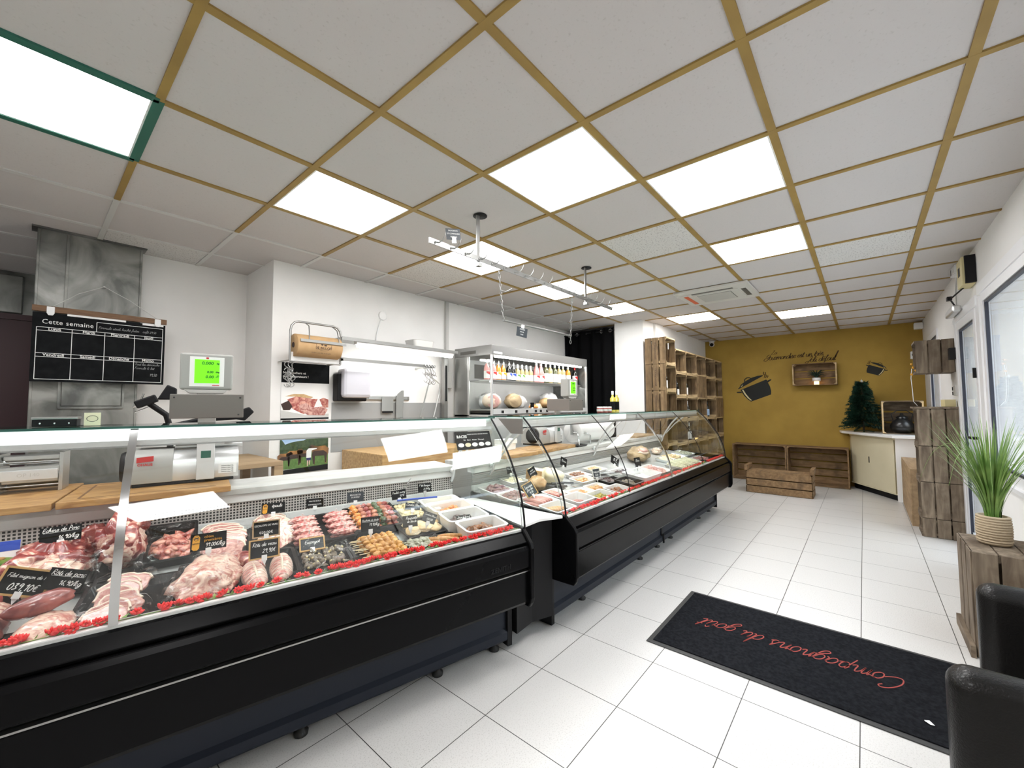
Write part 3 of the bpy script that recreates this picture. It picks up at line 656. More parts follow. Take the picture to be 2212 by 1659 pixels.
# ================================================================ BEHIND THE COUNTERS
r = thing('extraction_duct', 'tall worn stainless steel extraction duct rising to the ceiling behind the scale', 'duct', T(.264, 4.14, 0))
obj('duct_body', MB().box(-.264, .264, 0, .14, 0, H-.001).box(-.264, .264, .14, 1.55, .0, H-.001), 'old_steel', r, bevel=.004)
obj('seam_strip', MB().box(-.13, -.115, -.008, 0, 1.93, H-.02).box(-.262, -.25, -.006, 0, .1, H-.02).box(.25, .262, -.006, 0, .1, H-.02), 'old_steel', r, bevel=.002)
obj('access_door', MB().box(-.12, .175, -.016, -.002, 1.31, 1.67), 'dark_steel', r, bevel=.003)
obj('door_rim', MB().box(-.135, .19, -.02, -.001, 1.292, 1.306).box(-.137, -.125, -.012, -.001, 1.30, 1.68).box(.18, .192, -.012, -.001, 1.30, 1.68), 'dark_steel', r)
obj('ceiling_flange', MB().box(-.29, .285, -.03, .1, H-.012, H-.001), 'dark_steel', r)
d2 = struct('door_2', MB().box(-1.3, .02, 5.64, 5.70, 0, 2.07), 'maroon'); obj('door_frame', MB().box(-1.34, .02, 5.62, 5.70, 2.07, 2.12), 'maroon', d2)
obj('lintel_panel', MB().box(-1.3, -.06, 5.66, 5.70, 2.13, 2.47), 'dark_steel', d2, bevel=.01)
# weekly menu board hanging on the duct
mB = thing('menu_board', 'black weekly menu chalkboard reading Cette semaine, hung on the steel duct', 'chalkboard', T(0, 4.055, 0))
obj('board', MB().box(-.002, .662, -.006, .006, 1.47, 1.921), 'slate', mB)
obj('batten', MB().box(-.006, .668, -.012, .012, 1.928, 1.966), 'batten', mB, bevel=.001)
for x in (.075, .615): obj('clip', MB().prism([(x-.018, 1.962), (x+.018, 1.962), (x+.018, 1.92), (x+.010, 1.905), (x-.010, 1.905), (x-.018, 1.92)], -.018, -.012, ax='Y'), 'white_plastic', mB, bevel=.002)
obj('string', MB().tube([(.08, -.008, 1.962), (.20, .02, 2.08), (.325, .055, 2.162)], .0022, 5).tube([(.325, .055, 2.162), (.46, .02, 2.08), (.612, -.008, 1.963)], .0022, 5).ball((.325, .058, 2.162), .007), 'conduit_grey', mB)
obj('paper_edge', MB().box(.15, .44, -.0075, -.0065, 1.914, 1.928).box(.53, .65, -.0075, -.0065, 1.908, 1.922), 'paper', mB)
g = MB()
def ln(x0, z0, x1, z1, t=.0016):
    if abs(x0-x1) < 1e-6: g.box(x0-t, x0+t, -.0072, -.0062, z0, z1)
    else: g.box(x0, x1, -.0072, -.0062, z0-t, z0+t)
BX = [.018, .176, .334, .490, .647]
for z in (1.825, 1.803, 1.656, 1.632, 1.486): ln(BX[0], z, BX[4], z)
for x in BX: ln(x, 1.486, x, 1.825)
ln(.292, 1.892, .647, 1.892); ln(.292, 1.825, .292, 1.892); ln(.647, 1.825, .647, 1.892)
obj('ruled_grid', g, 'chalk', mB)
text('heading', 'Cette semaine', .042, T(.158, -.0066, 1.862, rx=90), 'chalk', mB, sx=.92, space=1.05)
for i, d in enumerate(('Lundi', 'Mardi', 'Mercredi', 'Jeudi', 'Vendredi', 'Samedi', 'Dimanche', 'Memo')):
    text('day_name', d, .026, T((BX[i % 4]+BX[i % 4+1])/2, -.0066, 1.815 if i < 4 else 1.645, rx=90), 'chalk', mB, bold=.0004)
h = MB(); h2 = MB(); h3 = MB(); h4 = MB()
hand(h, 'Formule steak haché frites + café 29.50', .018, .300, 1.850, M=T(0, -.0066, 0, rx=90), w=.10)
hand(h2, 'Tout les dimanche', .017, .496, 1.608, M=T(0, -.0066, 0, rx=90), w=.1)
hand(h3, 'Formule Q. bet', .017, .496, 1.580, M=T(0, -.0066, 0, rx=90), w=.1); hand(h4, '19,50', .022, .58, 1.53, M=T(0, -.0066, 0, rx=90), w=.1)
obj('chalk_writing', h, 'chalk_dim', mB); obj('chalk_writing', h2, 'chalk_dim', mB); obj('chalk_writing', h3, 'chalk_dim', mB); obj('chalk_writing', h4, 'chalk_dim', mB)
# table with plank top, butcher block
def table(name, label, x0, x1, y0, y1, z, th, m, leg=.06, low=None):
    r = thing(name, label, 'table', T((x0+x1)/2, (y0+y1)/2, 0)); hx, hy = (x1-x0)/2, (y1-y0)/2
    obj('tabletop', MB().box(-hx, hx, -hy, hy, z-th, z), m, r, bevel=.004)
    for sx in (-1, 1):
        for sy in (-1, 1): obj('leg', MB().box(sx*(hx-.03)-leg/2, sx*(hx-.03)+leg/2, sy*(hy-.03)-leg/2, sy*(hy-.03)+leg/2, 0, z-th), m, r)
    if low: obj('lower_shelf', MB().box(-hx+.03, hx-.03, -hy+.03, hy-.03, low-.02, low), m, r)
    return r
table('prep_table', 'brown plank-topped prep table beside the meat poster', .56, 1.24, 3.28, 4.02, .90, .035, 'oak', low=.5)
table('butcher_block', 'thick pale butcher block table under the knife rack', 1.87, 2.93, 2.97, 3.63, .905, .20, 'butcher_wood', .09)
# poster
p = thing('meat_poster', 'tall poster with a cut of meat above and cows in a field below', 'poster', T(1.548, 3.648, 0))
obj('sheet', MB().box(-.2, .2, -.003, 0, .742, 1.668), 'paper', p)
def fl(name, pts, m, y, M=None): return obj(name, MB().prism(pts, y-.0004, y, ax='Y'), m, p)
fl('black_header', [(-.2, 1.50), (.2, 1.50), (.2, 1.668), (-.2, 1.668)], 'slate', -.0032)
fl('sky', [(-.2, .93), (.2, .93), (.2, 1.045), (-.2, 1.045)], 'sky_print', -.0032)
fl('trees', [(-.2, .90), (.2, .90), (.2, 1.036), (.17, 1.022), (.14, 1.033), (.08, 1.03), (.02, 1.028), (-.01, 1.01), (-.06, 1.008), (-.12, .998), (-.16, .985), (-.175, 1.01), (-.2, 1.04)], 'tree_print', -.0036)
fl('grass', [(-.2, .78), (.2, .78), (.2, .905), (-.2, .895)], 'grass_print', -.004)
fl('black_footer', [(-.2, .742), (.2, .742), (.2, .79), (-.2, .775)], 'slate', -.0044)
def cow(x, z, s, f=1):
    b = [(-.05, .0), (-.052, .03), (-.03, .048), (.01, .046), (.035, .05), (.052, .06), (.066, .045), (.060, .015), (.048, .018), (.045, .0), (.04, -.06), (.032, -.06), (.03, -.01), (-.025, -.012), (-.03, -.058), (-.038, -.058), (-.042, -.01)]
    fl('cow', [(x+f*a*s, z+c*s) for a, c in (b if f > 0 else b)], 'cow_print', -.0048)
    fl('cow_shade', [(x+f*a*s, z+c*s) for a, c in [(-.042, .002), (-.02, .02), (.04, .02), (.05, .002), (.04, -.058), (.033, -.058), (.03, -.01), (-.025, -.012), (-.03, -.056), (-.037, -.056)]], 'cow_dark', -.0052)
cow(-.165, .865, 1.0); cow(-.09, .875, 1.15); cow(.0, .88, 1.0, -1); cow(.13, .885, 1.45, -1)
fl('person_shirt', [(.012, .86), (.052, .86), (.056, .92), (.075, .925), (.10, .93), (.10, .937), (.05, .94), (.03, .94), (.012, .92)], 'paper', -.0056)
fl('person_shorts', [(.014, .838), (.05, .838), (.051, .86), (.013, .86)], 'navy_print', -.0056)
fl('person_legs', [(.018, .79), (.026, .79), (.03, .838), (.018, .838)], 'skin_print', -.0056); fl('person_leg', [(.034, .80), (.041, .80), (.046, .838), (.036, .838)], 'skin_print', -.0056)
fl('person_head', [(.045+.010*math.cos(a), .951+.011*math.sin(a)) for a in [k*pi/5 for k in range(10)]], 'cow_dark', -.0056)
mt = MB(); rnd = random.Random(4)
mt.prism([(-.15, 1.36), (-.08, 1.385), (.05, 1.365), (.10, 1.365), (.08, 1.32), (.06, 1.26), (-.02, 1.235), (-.10, 1.275), (-.14, 1.31)], -.0042, -.0034, ax='Y')
mt.prism([(.115, 1.36), (.15, 1.375), (.195, 1.36), (.195, 1.29), (.15, 1.285)], -.0042, -.0034, ax='Y')
obj('meat_picture', mt, 'strips', p)
fl('meat_fat', [(-.17, 1.385), (-.1, 1.405), (-.02, 1.405), (.06, 1.38), (.04, 1.37), (-.08, 1.382)], 'crust', -.0046)
fl('meat_pink', [(-.06, 1.31), (.0, 1.33), (.06, 1.29), (.15, 1.30), (.19, 1.27), (.16, 1.22), (.02, 1.225), (-.04, 1.26)], 'cutlet', -.0046)
fl('tabletop_picture', [(-.2, 1.20), (.2, 1.20), (.2, 1.235), (.0, 1.225), (-.2, 1.27)], 'conduit_grey', -.0034)
fl('dark_edge', [(-.2, 1.188), (.2, 1.188), (.2, 1.202), (-.2, 1.202)], 'slate', -.0036)
fl('dark_knuckle', [(-.2, 1.32), (-.14, 1.35), (-.11, 1.30), (-.13, 1.27), (-.18, 1.27)], 'cow_dark', -.0050)
text('poster_text', 'Nos bouchers et', .027, T(-.19, -.0038, 1.582, rx=90), 'chalk', p, 'LEFT', bold=.0004); text('poster_text', 'nos restaurateurs !', .027, T(-.19, -.0038, 1.552, rx=90), 'chalk', p, 'LEFT', bold=.0004)
# kraft roll on its wall bracket
r = thing('paper_roll_holder', 'chrome wall bracket holding a brown kraft wrapping paper roll', 'roll holder', T(1.52, 3.40, 0))
ar = [(-.205, 0, 1.655), (-.205, 0, 1.90)]+[(-.205+.06*(1-math.cos(a)), 0, 1.90+.075*math.sin(a)) for a in (R(30), R(60), R(90))]+[(.145+.06*math.sin(a), 0, 1.90+.075*math.cos(a)) for a in (0, R(30), R(60), R(90))]+[(.205, 0, 1.655)]
obj('frame', MB().tube(ar, .0085, 10).tube([(-.205, 0, 1.655), (.205, 0, 1.655)], .006, 8).tube([(-.2, 0, 1.665), (-.2, .24, 1.665)], .006, 6).tube([(.2, 0, 1.665), (.2, .24, 1.665)], .006, 6), 'rail_steel', r)
obj('roll', MB().lathe([(.02, 0), (.088, 0), (.090, .003), (.090, .357), (.088, .36), (.02, .36)], 32, T(-.18, 0, 1.785, ry=90)), 'kraft', r)
obj('roll_core', MB().lathe([(.021, -.004), (.021, .002)], 16, T(-.18, 0, 1.785, ry=90)), 'cow_dark', r)
obj('cutter_bar', MB().box(-.165, .205, -.098, -.088, 1.805, 1.828), 'rail_steel', r, bevel=.002)
obj('spring_arm', MB().tube([(-.09, 0, 1.97), (-.09, -.06, 1.94), (-.095, -.09, 1.82)], .004, 6).tube([(.13, 0, 1.97), (.14, -.06, 1.93), (.15, -.09, 1.82)], .004, 6), 'dull_steel', r)
obj('drip_plate', MB().box(-.20, .20, .004, .012, 1.66, 1.73), 'white_enamel', r)
text('printed_name', 'LE BILLOT', .030, T(.02, -.0915, 1.768, rx=90), 'cow_dark', r); text('printed_line', 'À Villers sous Ailly, le vrai goût', .012, T(.0, -.086, 1.728, rx=75), 'cow_dark', r)
obj('printed_emblem', MB().tube([(.02+.062*math.cos(a), -.0912+.012*(1-math.sin(a*1.0))*0, 1.798-.058*math.sin(a)*.9) for a in [pi*k/14 for k in range(15)]], .0011, 4).prism([(-.005, 1.80), (.012, 1.80), (.014, 1.792), (.002, 1.788)], -.0915, -.0905, ax='Y').prism([(.02, 1.798), (.045, 1.796), (.042, 1.786), (.024, 1.786)], -.0915, -.0905, ax='Y'), 'cow_dark', r)
# lit wall shelf with hook rail
r = thing('wall_shelf', 'galvanised wall shelf with a lit fluorescent strip and hook rail beneath', 'shelf', T(2.38, 3.5, 0))
obj('shelf_plate', MB().box(-.66, .66, -.13, .148, 1.885, 1.893).box(-.66, .66, -.135, -.127, 1.868, 1.897), 'rail_steel', r)
obj('lamp_housing', MB().box(-.52, .61, -.125, -.07, 1.845, 1.882), 'white_enamel', r, bevel=.003)
obj('lamp_tube', MB().box(-.50, .60, -.122, -.075, 1.822, 1.846), 'shelf_tube', r, bevel=.008)
obj('hook_rail', MB().box(-.66, .36, -.12, -.112, 1.69, 1.718), 'rail_steel', r)
obj('rail_bracket', MB().box(-.66, -.64, -.12, .148, 1.69, 1.71).box(.30, .32, -.12, .148, 1.69, 1.71), 'steel', r)
obj('post', MB().box(.625, .675, .05, .10, 0, 1.89), 'rail_steel', r)
obj('post_holes', MB().box(.640, .660, .046, .0495, 1.35, 1.75), 'black', r)
tub = MB(); pr = rrect(.12, .08, .03); pr2 = rrect(.14, .10, .035)
def tray_mesh(hx, hy, h, rr=.02, taper=.88, t=.004, rim=.005):
    m = MB(); o1 = rrect(hx*taper, hy*taper, rr*taper); o2 = rrect(hx, hy, rr); n = len(o1)
    o3 = rrect(hx-t-rim, hy-t-rim, rr*.8); o4 = rrect((hx-t-rim)*taper, (hy-t-rim)*taper, rr*.6); o2b = rrect(hx+rim*.6, hy+rim*.6, rr)
    vs = [(x, y, 0) for x, y in o1]+[(x, y, h-.004) for x, y in o2]+[(x, y, h) for x, y in o2b]+[(x, y, h) for x, y in o3]+[(x, y, .004) for x, y in o4]
    fs = [tuple(range(n))[::-1], tuple(range(4*n, 5*n))]
    for L in range(4):
        for i in range(n): j = (i+1) % n; fs.append((L*n+i, L*n+j, (L+1)*n+j, (L+1)*n+i))
    m.add(vs, fs, None, False); k = len(m.sm)
    return m
tag(obj('plastic_tub', tray_mesh(.13, .09, .075, .03), 'dish_white', M=T(2.62, 3.49, 1.894)), 'white plastic tub standing on the lit wall shelf', 'tub')
# S-hooks
def shook(L=.10, r=.0032):
    a = L*.22; pts = [(a*math.cos(t), 0, L/2-a+a*math.sin(t)) for t in [pi*(1-k/6)-.3 for k in range(7)]]+[(-a*.0, 0, 0)]+[(-a*math.cos(t)*1.0, 0, -L/2+a-a*math.sin(t)) for t in [-.3+pi*k/6+.3 for k in range(7)]]
    return MB().tube(pts, r, 6)
hk = None; rnd = random.Random(2)
def put_hook(P, label, grp):
    global hk
    if not hk: hk = tag(obj('meat_hook', shook(), 'rail_steel', M=P), label, 'hook', grp)
    else: c = dup(hk, P, label, grp)
for i in range(9): put_hook(T(1.305-.006*(i % 3)+.008*(i//3), 3.40-.006*i, 1.60-.05*(i % 3), rz=rnd.uniform(0, 180), ry=rnd.uniform(-12, 12)), 'steel meat hook in the cluster left of the poster, under the kraft roll', 'meat hooks clustered left of the poster')
for i in range(8): put_hook(T(2.60+.018*i, 3.385, 1.67-.012*(i % 2), rz=90+rnd.uniform(-20, 20), ry=rnd.uniform(-8, 8)), 'steel meat hook hanging at the right end of the shelf hook rail', 'meat hooks on the shelf rail')
for i in range(6): put_hook(T(2.62+.02*i, 3.38, 1.59-.01*(i % 3), rz=90+rnd.uniform(-40, 40), ry=rnd.uniform(-15, 15)), 'steel meat hook hanging at the right end of the shelf hook rail', 'meat hooks on the shelf rail')
# towel dispenser, magnet rack, cleaver, knife, saw
r = thing('towel_dispenser', 'white paper towel dispenser on the wall right of the poster', 'dispenser', T(1.935, 3.649, 1.345))
obj('cover', MB().box(-.125, .15, -.15, -.01, .03, .295), 'dispenser_grey', r, bevel=.03)
obj('back_box', MB().box(-.155, .13, -.10, 0, .0, .25), 'black', r, bevel=.012)
r = thing('knife_rack', 'long magnetic knife rack on the wall above the grey band', 'rack', T(2.35, 3.648, 1.38))
obj('rail', MB().box(-.25, .25, -.018, 0, -.024, .024), 'rail_steel', r, bevel=.008); obj('magnet_strip', MB().box(-.22, .22, -.021, -.018, -.012, .012), 'steel', r)
r = thing('cleaver', 'rectangular steel cleaver on the magnetic rack', 'cleaver', T(2.335, 3.624, 1.36))
obj('blade', MB().box(-.065, .065, -.002, .001, -.11, .03), 'steel', r); obj('spine', MB().box(-.06, .06, -.004, .002, -.13, -.11), 'black', r)
r = thing('butcher_knife', 'wide pointed butcher knife, handle down, right of the cleaver', 'knife', T(2.475, 3.62, 1.36))
obj('blade', MB().prism([(-.045, -.18), (.03, -.18), (.045, .02), (.045, .10), (.02, .10), (-.03, .06), (-.045, .02)], -.002, .001, ax='Y'), 'steel', r); obj('handle', MB().box(.005, .035, -.008, .008, -.28, -.18), 'black', r, bevel=.004)
r = thing('bone_saw', 'steel-framed bone saw hanging beside the hook cluster', 'saw', T(2.84, 3.55, 1.42))
obj('frame', MB().tube([(-.03, 0, .20), (.10, 0, .12), (.09, 0, -.0), (.0, 0, -.30)], .008, 8), 'steel', r); obj('blade', MB().prism([(-.035, .20), (-.02, .20), (-.17, -.30), (-.19, -.30)], -.001, .001, ax='Y'), 'steel', r)
r = thing('junction_disc', 'round white cable cover on the wall with a dangling white lead', 'cable cover', T(2.28, 3.649, 2.205))
obj('disc', MB().lathe([(.045, 0), (.045, .01), (.038, .016), (0, .016)], 20, T(0, 0, 0, rx=90)), 'white_enamel', r); obj('lead', MB().tube([(-.02, -.01, -.03), (-.05, -.012, -.12), (-.07, -.012, -.2), (-.08, -.012, -.31)], .004, 6), 'white_plastic', r)
tag(obj('wall_conduit', MB().box(3.085, 3.125, 3.615, 3.6495, 1.66, H-.002).box(3.05, 3.16, 3.60, 3.6495, 1.50, 1.68), 'conduit_grey', bevel=.003), 'grey vertical cable duct running down from the ceiling beside the bottle case', 'conduit')
# refrigerated wall case with bottles and hams
r = thing('bottle_case', 'stainless glass-fronted wall case holding bottles above and hams below', 'display case', T(4.2, 3.3, 0))
x0, x1, y0, y1 = -1.0, 1.0, -.29, .30
obj('header', MB().box(x0, x1, y0, y1, 1.848, 1.955), 'rail_steel', r, bevel=.004)
obj('name_plate', MB().box(x0+.03, x0+.17, y0-.002, y0, 1.862, 1.885), 'white_plastic', r)
obj('vent_slot', MB().box(x0-.002, x0, -.05, .20, 1.875, 1.91), 'ac_dark', r)
obj('side_pillar', MB().box(x0, x0+.03, .08, y1, 0, 1.848), 'steel', r, bevel=.003)
obj('frame_post', MB().box(x0, x0+.02, y0, y0+.02, 1.0, 1.848).box(x1-.03, x1, y0, y0+.02, 1.0, 1.848).box(x0, x0+.015, .06, .08, 1.0, 1.848), 'alu', r)
obj('back_panel', MB().box(x0+.03, x1, y1-.02, y1, 1.0, 1.848), 'white_enamel', r)
obj('rear_mirror', MB().box(x0+.3, x1-.05, y1-.024, y1-.02, 1.63, 1.80), 'ac_dark', r)
obj('side_panel', MB().box(x1-.03, x1, y0+.02, y1, 0, 1.848), 'dark_steel', r)
obj('side_glass', MB().box(x0+.004, x0+.008, y0+.02, .06, 1.22, 1.848), 'glass', r)
obj('bottle_shelf', MB().box(x0+.08, x1-.04, -.20, .24, 1.572, 1.586).box(x0+.08, x1-.04, -.205, -.195, 1.555, 1.588), 'steel', r)
obj('price_rail', MB().box(x0+.08, x1-.04, -.208, -.205, 1.558, 1.580), 'ac_dark', r)
obj('display_floor', MB().box(x0+.02, x1-.03, y0, y1-.02, 1.245, 1.262), 'steel', r)
obj('label_rail', MB().box(x0+.02, x1-.03, y0-.004, y0, 1.205, 1.262), 'alu', r)
obj('cabinet', MB().box(x0, x1, y0+.02, y1, .02, 1.20), 'alu', r, bevel=.004)
obj('interior_lamp_and_fill', MB().box(x0+.1, x1-.1, y0+.03, y0+.06, 1.830, 1.846).box(x0+.1, x1-.06, -.195, -.165, 1.560, 1.571), 'shelf_tube', r)  # the strip below the shelf is added to whiten the case interior
obj('rail_tab', MB().box(-.85, -.81, y0-.006, y0-.004, 1.215, 1.245).box(-.62, -.58, y0-.006, y0-.004, 1.215, 1.245).box(-.42, -.38, y0-.006, y0-.004, 1.215, 1.245).box(-.25, -.21, y0-.006, y0-.004, 1.215, 1.245).box(-.15, -.11, y0-.006, y0-.004, 1.215, 1.245).box(-.02, .02, y0-.006, y0-.004, 1.215, 1.245), 'black', r)
BT = {'swing': ([(.032, 0), (.033, .01), (.033, .12), (.028, .145), (.013, .175), (.011, .20), (.011, .215)], .015, .235),
      'short': ([(.031, 0), (.032, .01), (.032, .11), (.026, .135), (.012, .16), (.011, .19)], .013, .205),
      'champ': ([(.040, 0), (.041, .01), (.041, .12), (.034, .16), (.017, .21), (.014, .255)], .017, .272),
      'wine': ([(.036, 0), (.037, .01), (.037, .165), (.030, .19), (.014, .21), (.013, .25)], .0145, .265)}
def bottle(kind, P, liquid, label, lab='paper', cap='white_plastic', grp='bottles on the wall case shelf', band=None):
    prof, cr, hh = BT[kind]; z1 = prof[-1][1]
    r = thing('bottle', label, 'bottle', P, group=grp)
    obj('body', MB().lathe(prof, 16), liquid, r); R_ = prof[2][0]+.0008; zt = prof[2][1]
    obj('cap', MB().lathe([(cr, z1-.035), (cr, hh), (cr*.6, hh+.003), (0, hh+.003)], 12, cap=False), cap, r)
    obj('label_band', MB().lathe([(R_, zt*.12), (R_, zt*.80)], 16, cap=False), lab, r)
    if band: obj('label_print', MB().prism([(-.022, zt*.75), (.022, zt*.75), (.022, zt*.45), (-.022, zt*.62)], -R_-.001, -R_+.004, ax='Y'), band, r)
    return r
BP = [(3.281, 'swing', 'rose_wine', 'pink', 'red_print'), (3.39, 'swing', 'rose_wine', 'pink', 'red_print'), (3.467, 'swing', 'orange_wine', 'orange', 'orange_tag'), (3.553, 'swing', 'orange_wine', 'orange', 'orange_tag'),
 (3.653, 'swing', 'wine_dark', 'dark blue', 'blue_print'), (3.731, 'swing', 'wine_dark', 'dark blue', 'blue_print'), (3.815, 'short', 'amber_wine', 'pale green', 'garland_leaf'), (3.899, 'short', 'amber_wine', 'pale green', 'garland_leaf'),
 (3.983, 'short', 'amber_wine', 'small amber', None), (4.069, 'short', 'amber_wine', 'small amber', None), (4.187, 'champ', 'rose_wine', 'large rosé', 'red_print'), (4.286, 'champ', 'rose_wine', 'large rosé', 'red_print'),
 (4.395, 'wine', 'green_wine', 'olive green', None), (4.492, 'wine', 'amber_wine', 'amber wine', None), (4.60, 'wine', 'green_wine', 'olive green', None), (4.703, 'wine', 'amber_wine', 'amber wine', None), (4.80, 'wine', 'amber_wine', 'amber wine', None),
 (4.927, 'wine', 'orange_wine', 'golden wine', None), (5.106, 'wine', 'wine_dark', 'dark red wine', 'red_print')]
ORD = ['first', 'second', 'third', 'fourth', 'fifth', 'sixth', 'seventh', 'eighth', 'ninth', 'tenth', 'eleventh', 'twelfth', 'thirteenth', 'fourteenth', 'fifteenth', 'sixteenth', 'seventeenth', 'eighteenth', 'last']
for i, (x, k, l, n_, b) in enumerate(BP):
    bottle(k, T(x, 3.16, 1.5865, rz=(i*37) % 30-15), l, '%s bottle, %s from the left on the wall case shelf' % (n_, ORD[i]) if i < 18 else 'dark bottle with red capsule, at the right end of the wall case shelf', band=b, cap='red_print' if i == 18 else ('chrome' if k == 'swing' else 'white_plastic'))
def ham(P, rx, ry, rz_, label, face='ham_pink', rind='fat', seed=1, cat='ham'):
    r = thing('cooked_ham', label, cat, P, group='hams in the wall case')
    obj('rind', MB().ball((0, .0, rz_), (rx, ry, rz_), 20, 12, nz=.12, seed=seed, flat=0), rind, r)
    obj('cut_face', MB().lathe([(0, .006), (rz_*.80, .004), (rz_*.86, 0)], 24, T(-rx*.40, -ry*.75, rz_, rx=90, rz=-35)), face, r); return r
ham(T(3.36, 3.16, 1.262), .125, .09, .085, 'large round pink ham at the left end of the wall case'); ham(T(3.80, 3.22, 1.262), .12, .10, .09, 'ham with dark spiced rind, second in the wall case', 'ham_rind', 'ham_rind', 3)
ham(T(4.55, 3.25, 1.262), .14, .10, .07, 'ham partly hidden by the tilted scale panel', 'ham_pink', 'crust', 5); ham(T(4.98, 3.2, 1.262), .14, .09, .07, 'wrapped dark ham at the right end of the wall case', 'ham_rind', 'conduit_grey', 6)
for (x, y, l, a) in ((4.12, 3.2, .30, -50), (4.28, 3.22, .26, -62)):
    r = thing('cheese_wedge', 'long pale %s wedge leaning in the middle of the wall case' % ('cheese' if a == -50 else 'rind cheese'), 'cheese', T(x, y, 1.262, ry=a+90, rz=20))
    obj('paste', MB().prism([(0, 0), (l, .03), (l*.95, .08), (0, .07)], -.03, .03, ax='Y'), 'cheese', r, bevel=.004); obj('rind', MB().prism([(0, .071), (l*.95, .081), (l*.95, .086), (0, .076)], -.03, .03, ax='Y'), 'crust', r)
tag(obj('smoked_salmon', MB().ball((0, 0, .02), (.07, .05, .028), 14, 8, nz=.3, seed=3, flat=0), 'orange_dish', M=T(4.02, 3.08, 1.262)), 'orange cut beside the cheese wedges in the wall case', 'food')
for i, x in enumerate((3.93, 4.42, 4.86, 5.05)):
    r = thing('price_tag', 'small black price tag, %s from the left in the wall case' % ORD[i], 'price tag', T(x, 3.03, 1.262), group='small price tags in the wall case')
    obj('plate', MB().box(-.035, .035, -.002, .002, .012, .07), 'slate', r); obj('foot', MB().box(-.012, .012, -.008, .012, 0, .016), 'white_plastic', r)
for i, (x, y, rr) in enumerate(((3.58, 3.40, .11), (4.12, 3.42, .10), (4.76, 3.38, .12))):
    tag(obj('wrapped_joint', MB().ball((0, 0, rr*.8), (rr*1.5, rr*.8, rr), 22, 12, nz=.25, seed=70+i, fq=2.5, flat=0), 'paper', M=T(x, y, 1.262)), 'white paper-wrapped joint at the back of the wall case, %s of three' % ('left', 'middle', 'right')[i], 'food', 'wrapped joints in the wall case')
# curtain
def curtain():
    r = thing('curtain', 'floor-length black eyelet curtain between the back wall and the white pillar', 'curtain', T(5.60, 3.2, 0))
    n = 60; vs = []; fs = []
    for j in range(5):
        z = [.06, .7, 1.4, 2.1, 2.45][j]
        for i in range(n+1): y = -.42+.86*i/n; vs.append((.035*math.sin(i/n*pi*9)*(1 if j < 4 else .7)+.01*math.sin(j+i*.2), y, z))
    for j in range(4):
        for i in range(n): fs.append((j*(n+1)+i, j*(n+1)+i+1, (j+1)*(n+1)+i+1, (j+1)*(n+1)+i))
    c = obj('cloth', MB().add(vs, fs, None, True), 'curtain', r); s = c.modifiers.new('s', 'SOLIDIFY'); s.thickness = .003
    obj('curtain_rod', MB().cyl((0, -.43, 2.41), (0, .448, 2.41), .009), 'black', r)
    for k in range(6): obj('eyelet', MB().tube([(0, -.36+.143*k+.022*math.cos(a), 2.41+.022*math.sin(a)) for a in [2*pi*q/12 for q in range(12)]], .005, 6, True, M=T(0, 0, 0)), 'chrome', r)
curtain()
# butcher hook rail under the ceiling
r = thing('hook_rail', 'long steel butcher rail with curved hooks hung from the ceiling', 'hook rail', T(0, 1.80, 2.22))
obj('bar', MB().box(1.41, 3.60, -.004, .004, -.017, .015), 'rail_steel', r, bevel=.001)
for x in (1.80, 3.12):
    obj('drop_rod', MB().box(x-.013, x+.013, .005, .015, -.05, H-2.22-.001), 'rail_steel', r, bevel=.001)
    obj('ceiling_rose', MB().lathe([(.0, 0), (.045, 0), (.045, .004)], 14, T(x+.02, .01, H-2.22-.009)), 'black', r)
    obj('cradle', MB().box(x-.02, x+.02, -.012, .02, -.05, -.03), 'steel', r)
hp = [(0, -.006, -.003), (.010, -.024, -.008), (.020, -.042, .004), (.028, -.052, .026), (.034, -.055, .050)]
f0 = None
for i in range(19):
    P = T(1.45+.116*i, 0, 0)
    if not f0: f0 = obj('hook', MB().tube(hp, [.0045, .0045, .004, .003, .001], 6).ball((0, -.006, -.004), .007, 8, 5), 'rail_steel', r, M=P)
    else: c = link(f0.copy()); c.matrix_basis = P; c.parent = r
r = thing('hanging_bar', 'thin steel bar hanging on two chains below the hook rail', 'bar', T(0, 1.80, 0))
obj('tube', MB().cyl((2.03, 0, 1.865), (2.86, 0, 1.865), .007), 'dull_steel', r)
def chain(x, y, z0, x1, z1):
    m = MB(); n = int((z0-z1)/.026)
    for i in range(n):
        t = (i+.5)/n; cx, cz = x+(x1-x)*t, z0+(z1-z0)*t; a = 90*(i % 2)
        m.tube([(.0065*math.cos(q), 0, .017*math.sin(q)) for q in [2*pi*k/8 for k in range(8)]], .0022, 5, True, M=T(cx, y, cz, rz=a+20))
    return m
obj('chain', chain(1.985, 0, 2.19, 2.03, 1.86), 'dull_steel', r); obj('chain', chain(2.885, 0, 2.19, 2.85, 1.80), 'dull_steel', r)
obj('chain_hook', MB().tube([(2.0, 0, 2.06), (2.02, -.03, 2.05), (2.06, -.05, 2.075)], .003, 5).tube([(2.87, 0, 2.02), (2.85, .0, 1.99), (2.82, 0, 1.96)], .003, 5), 'dull_steel', r)
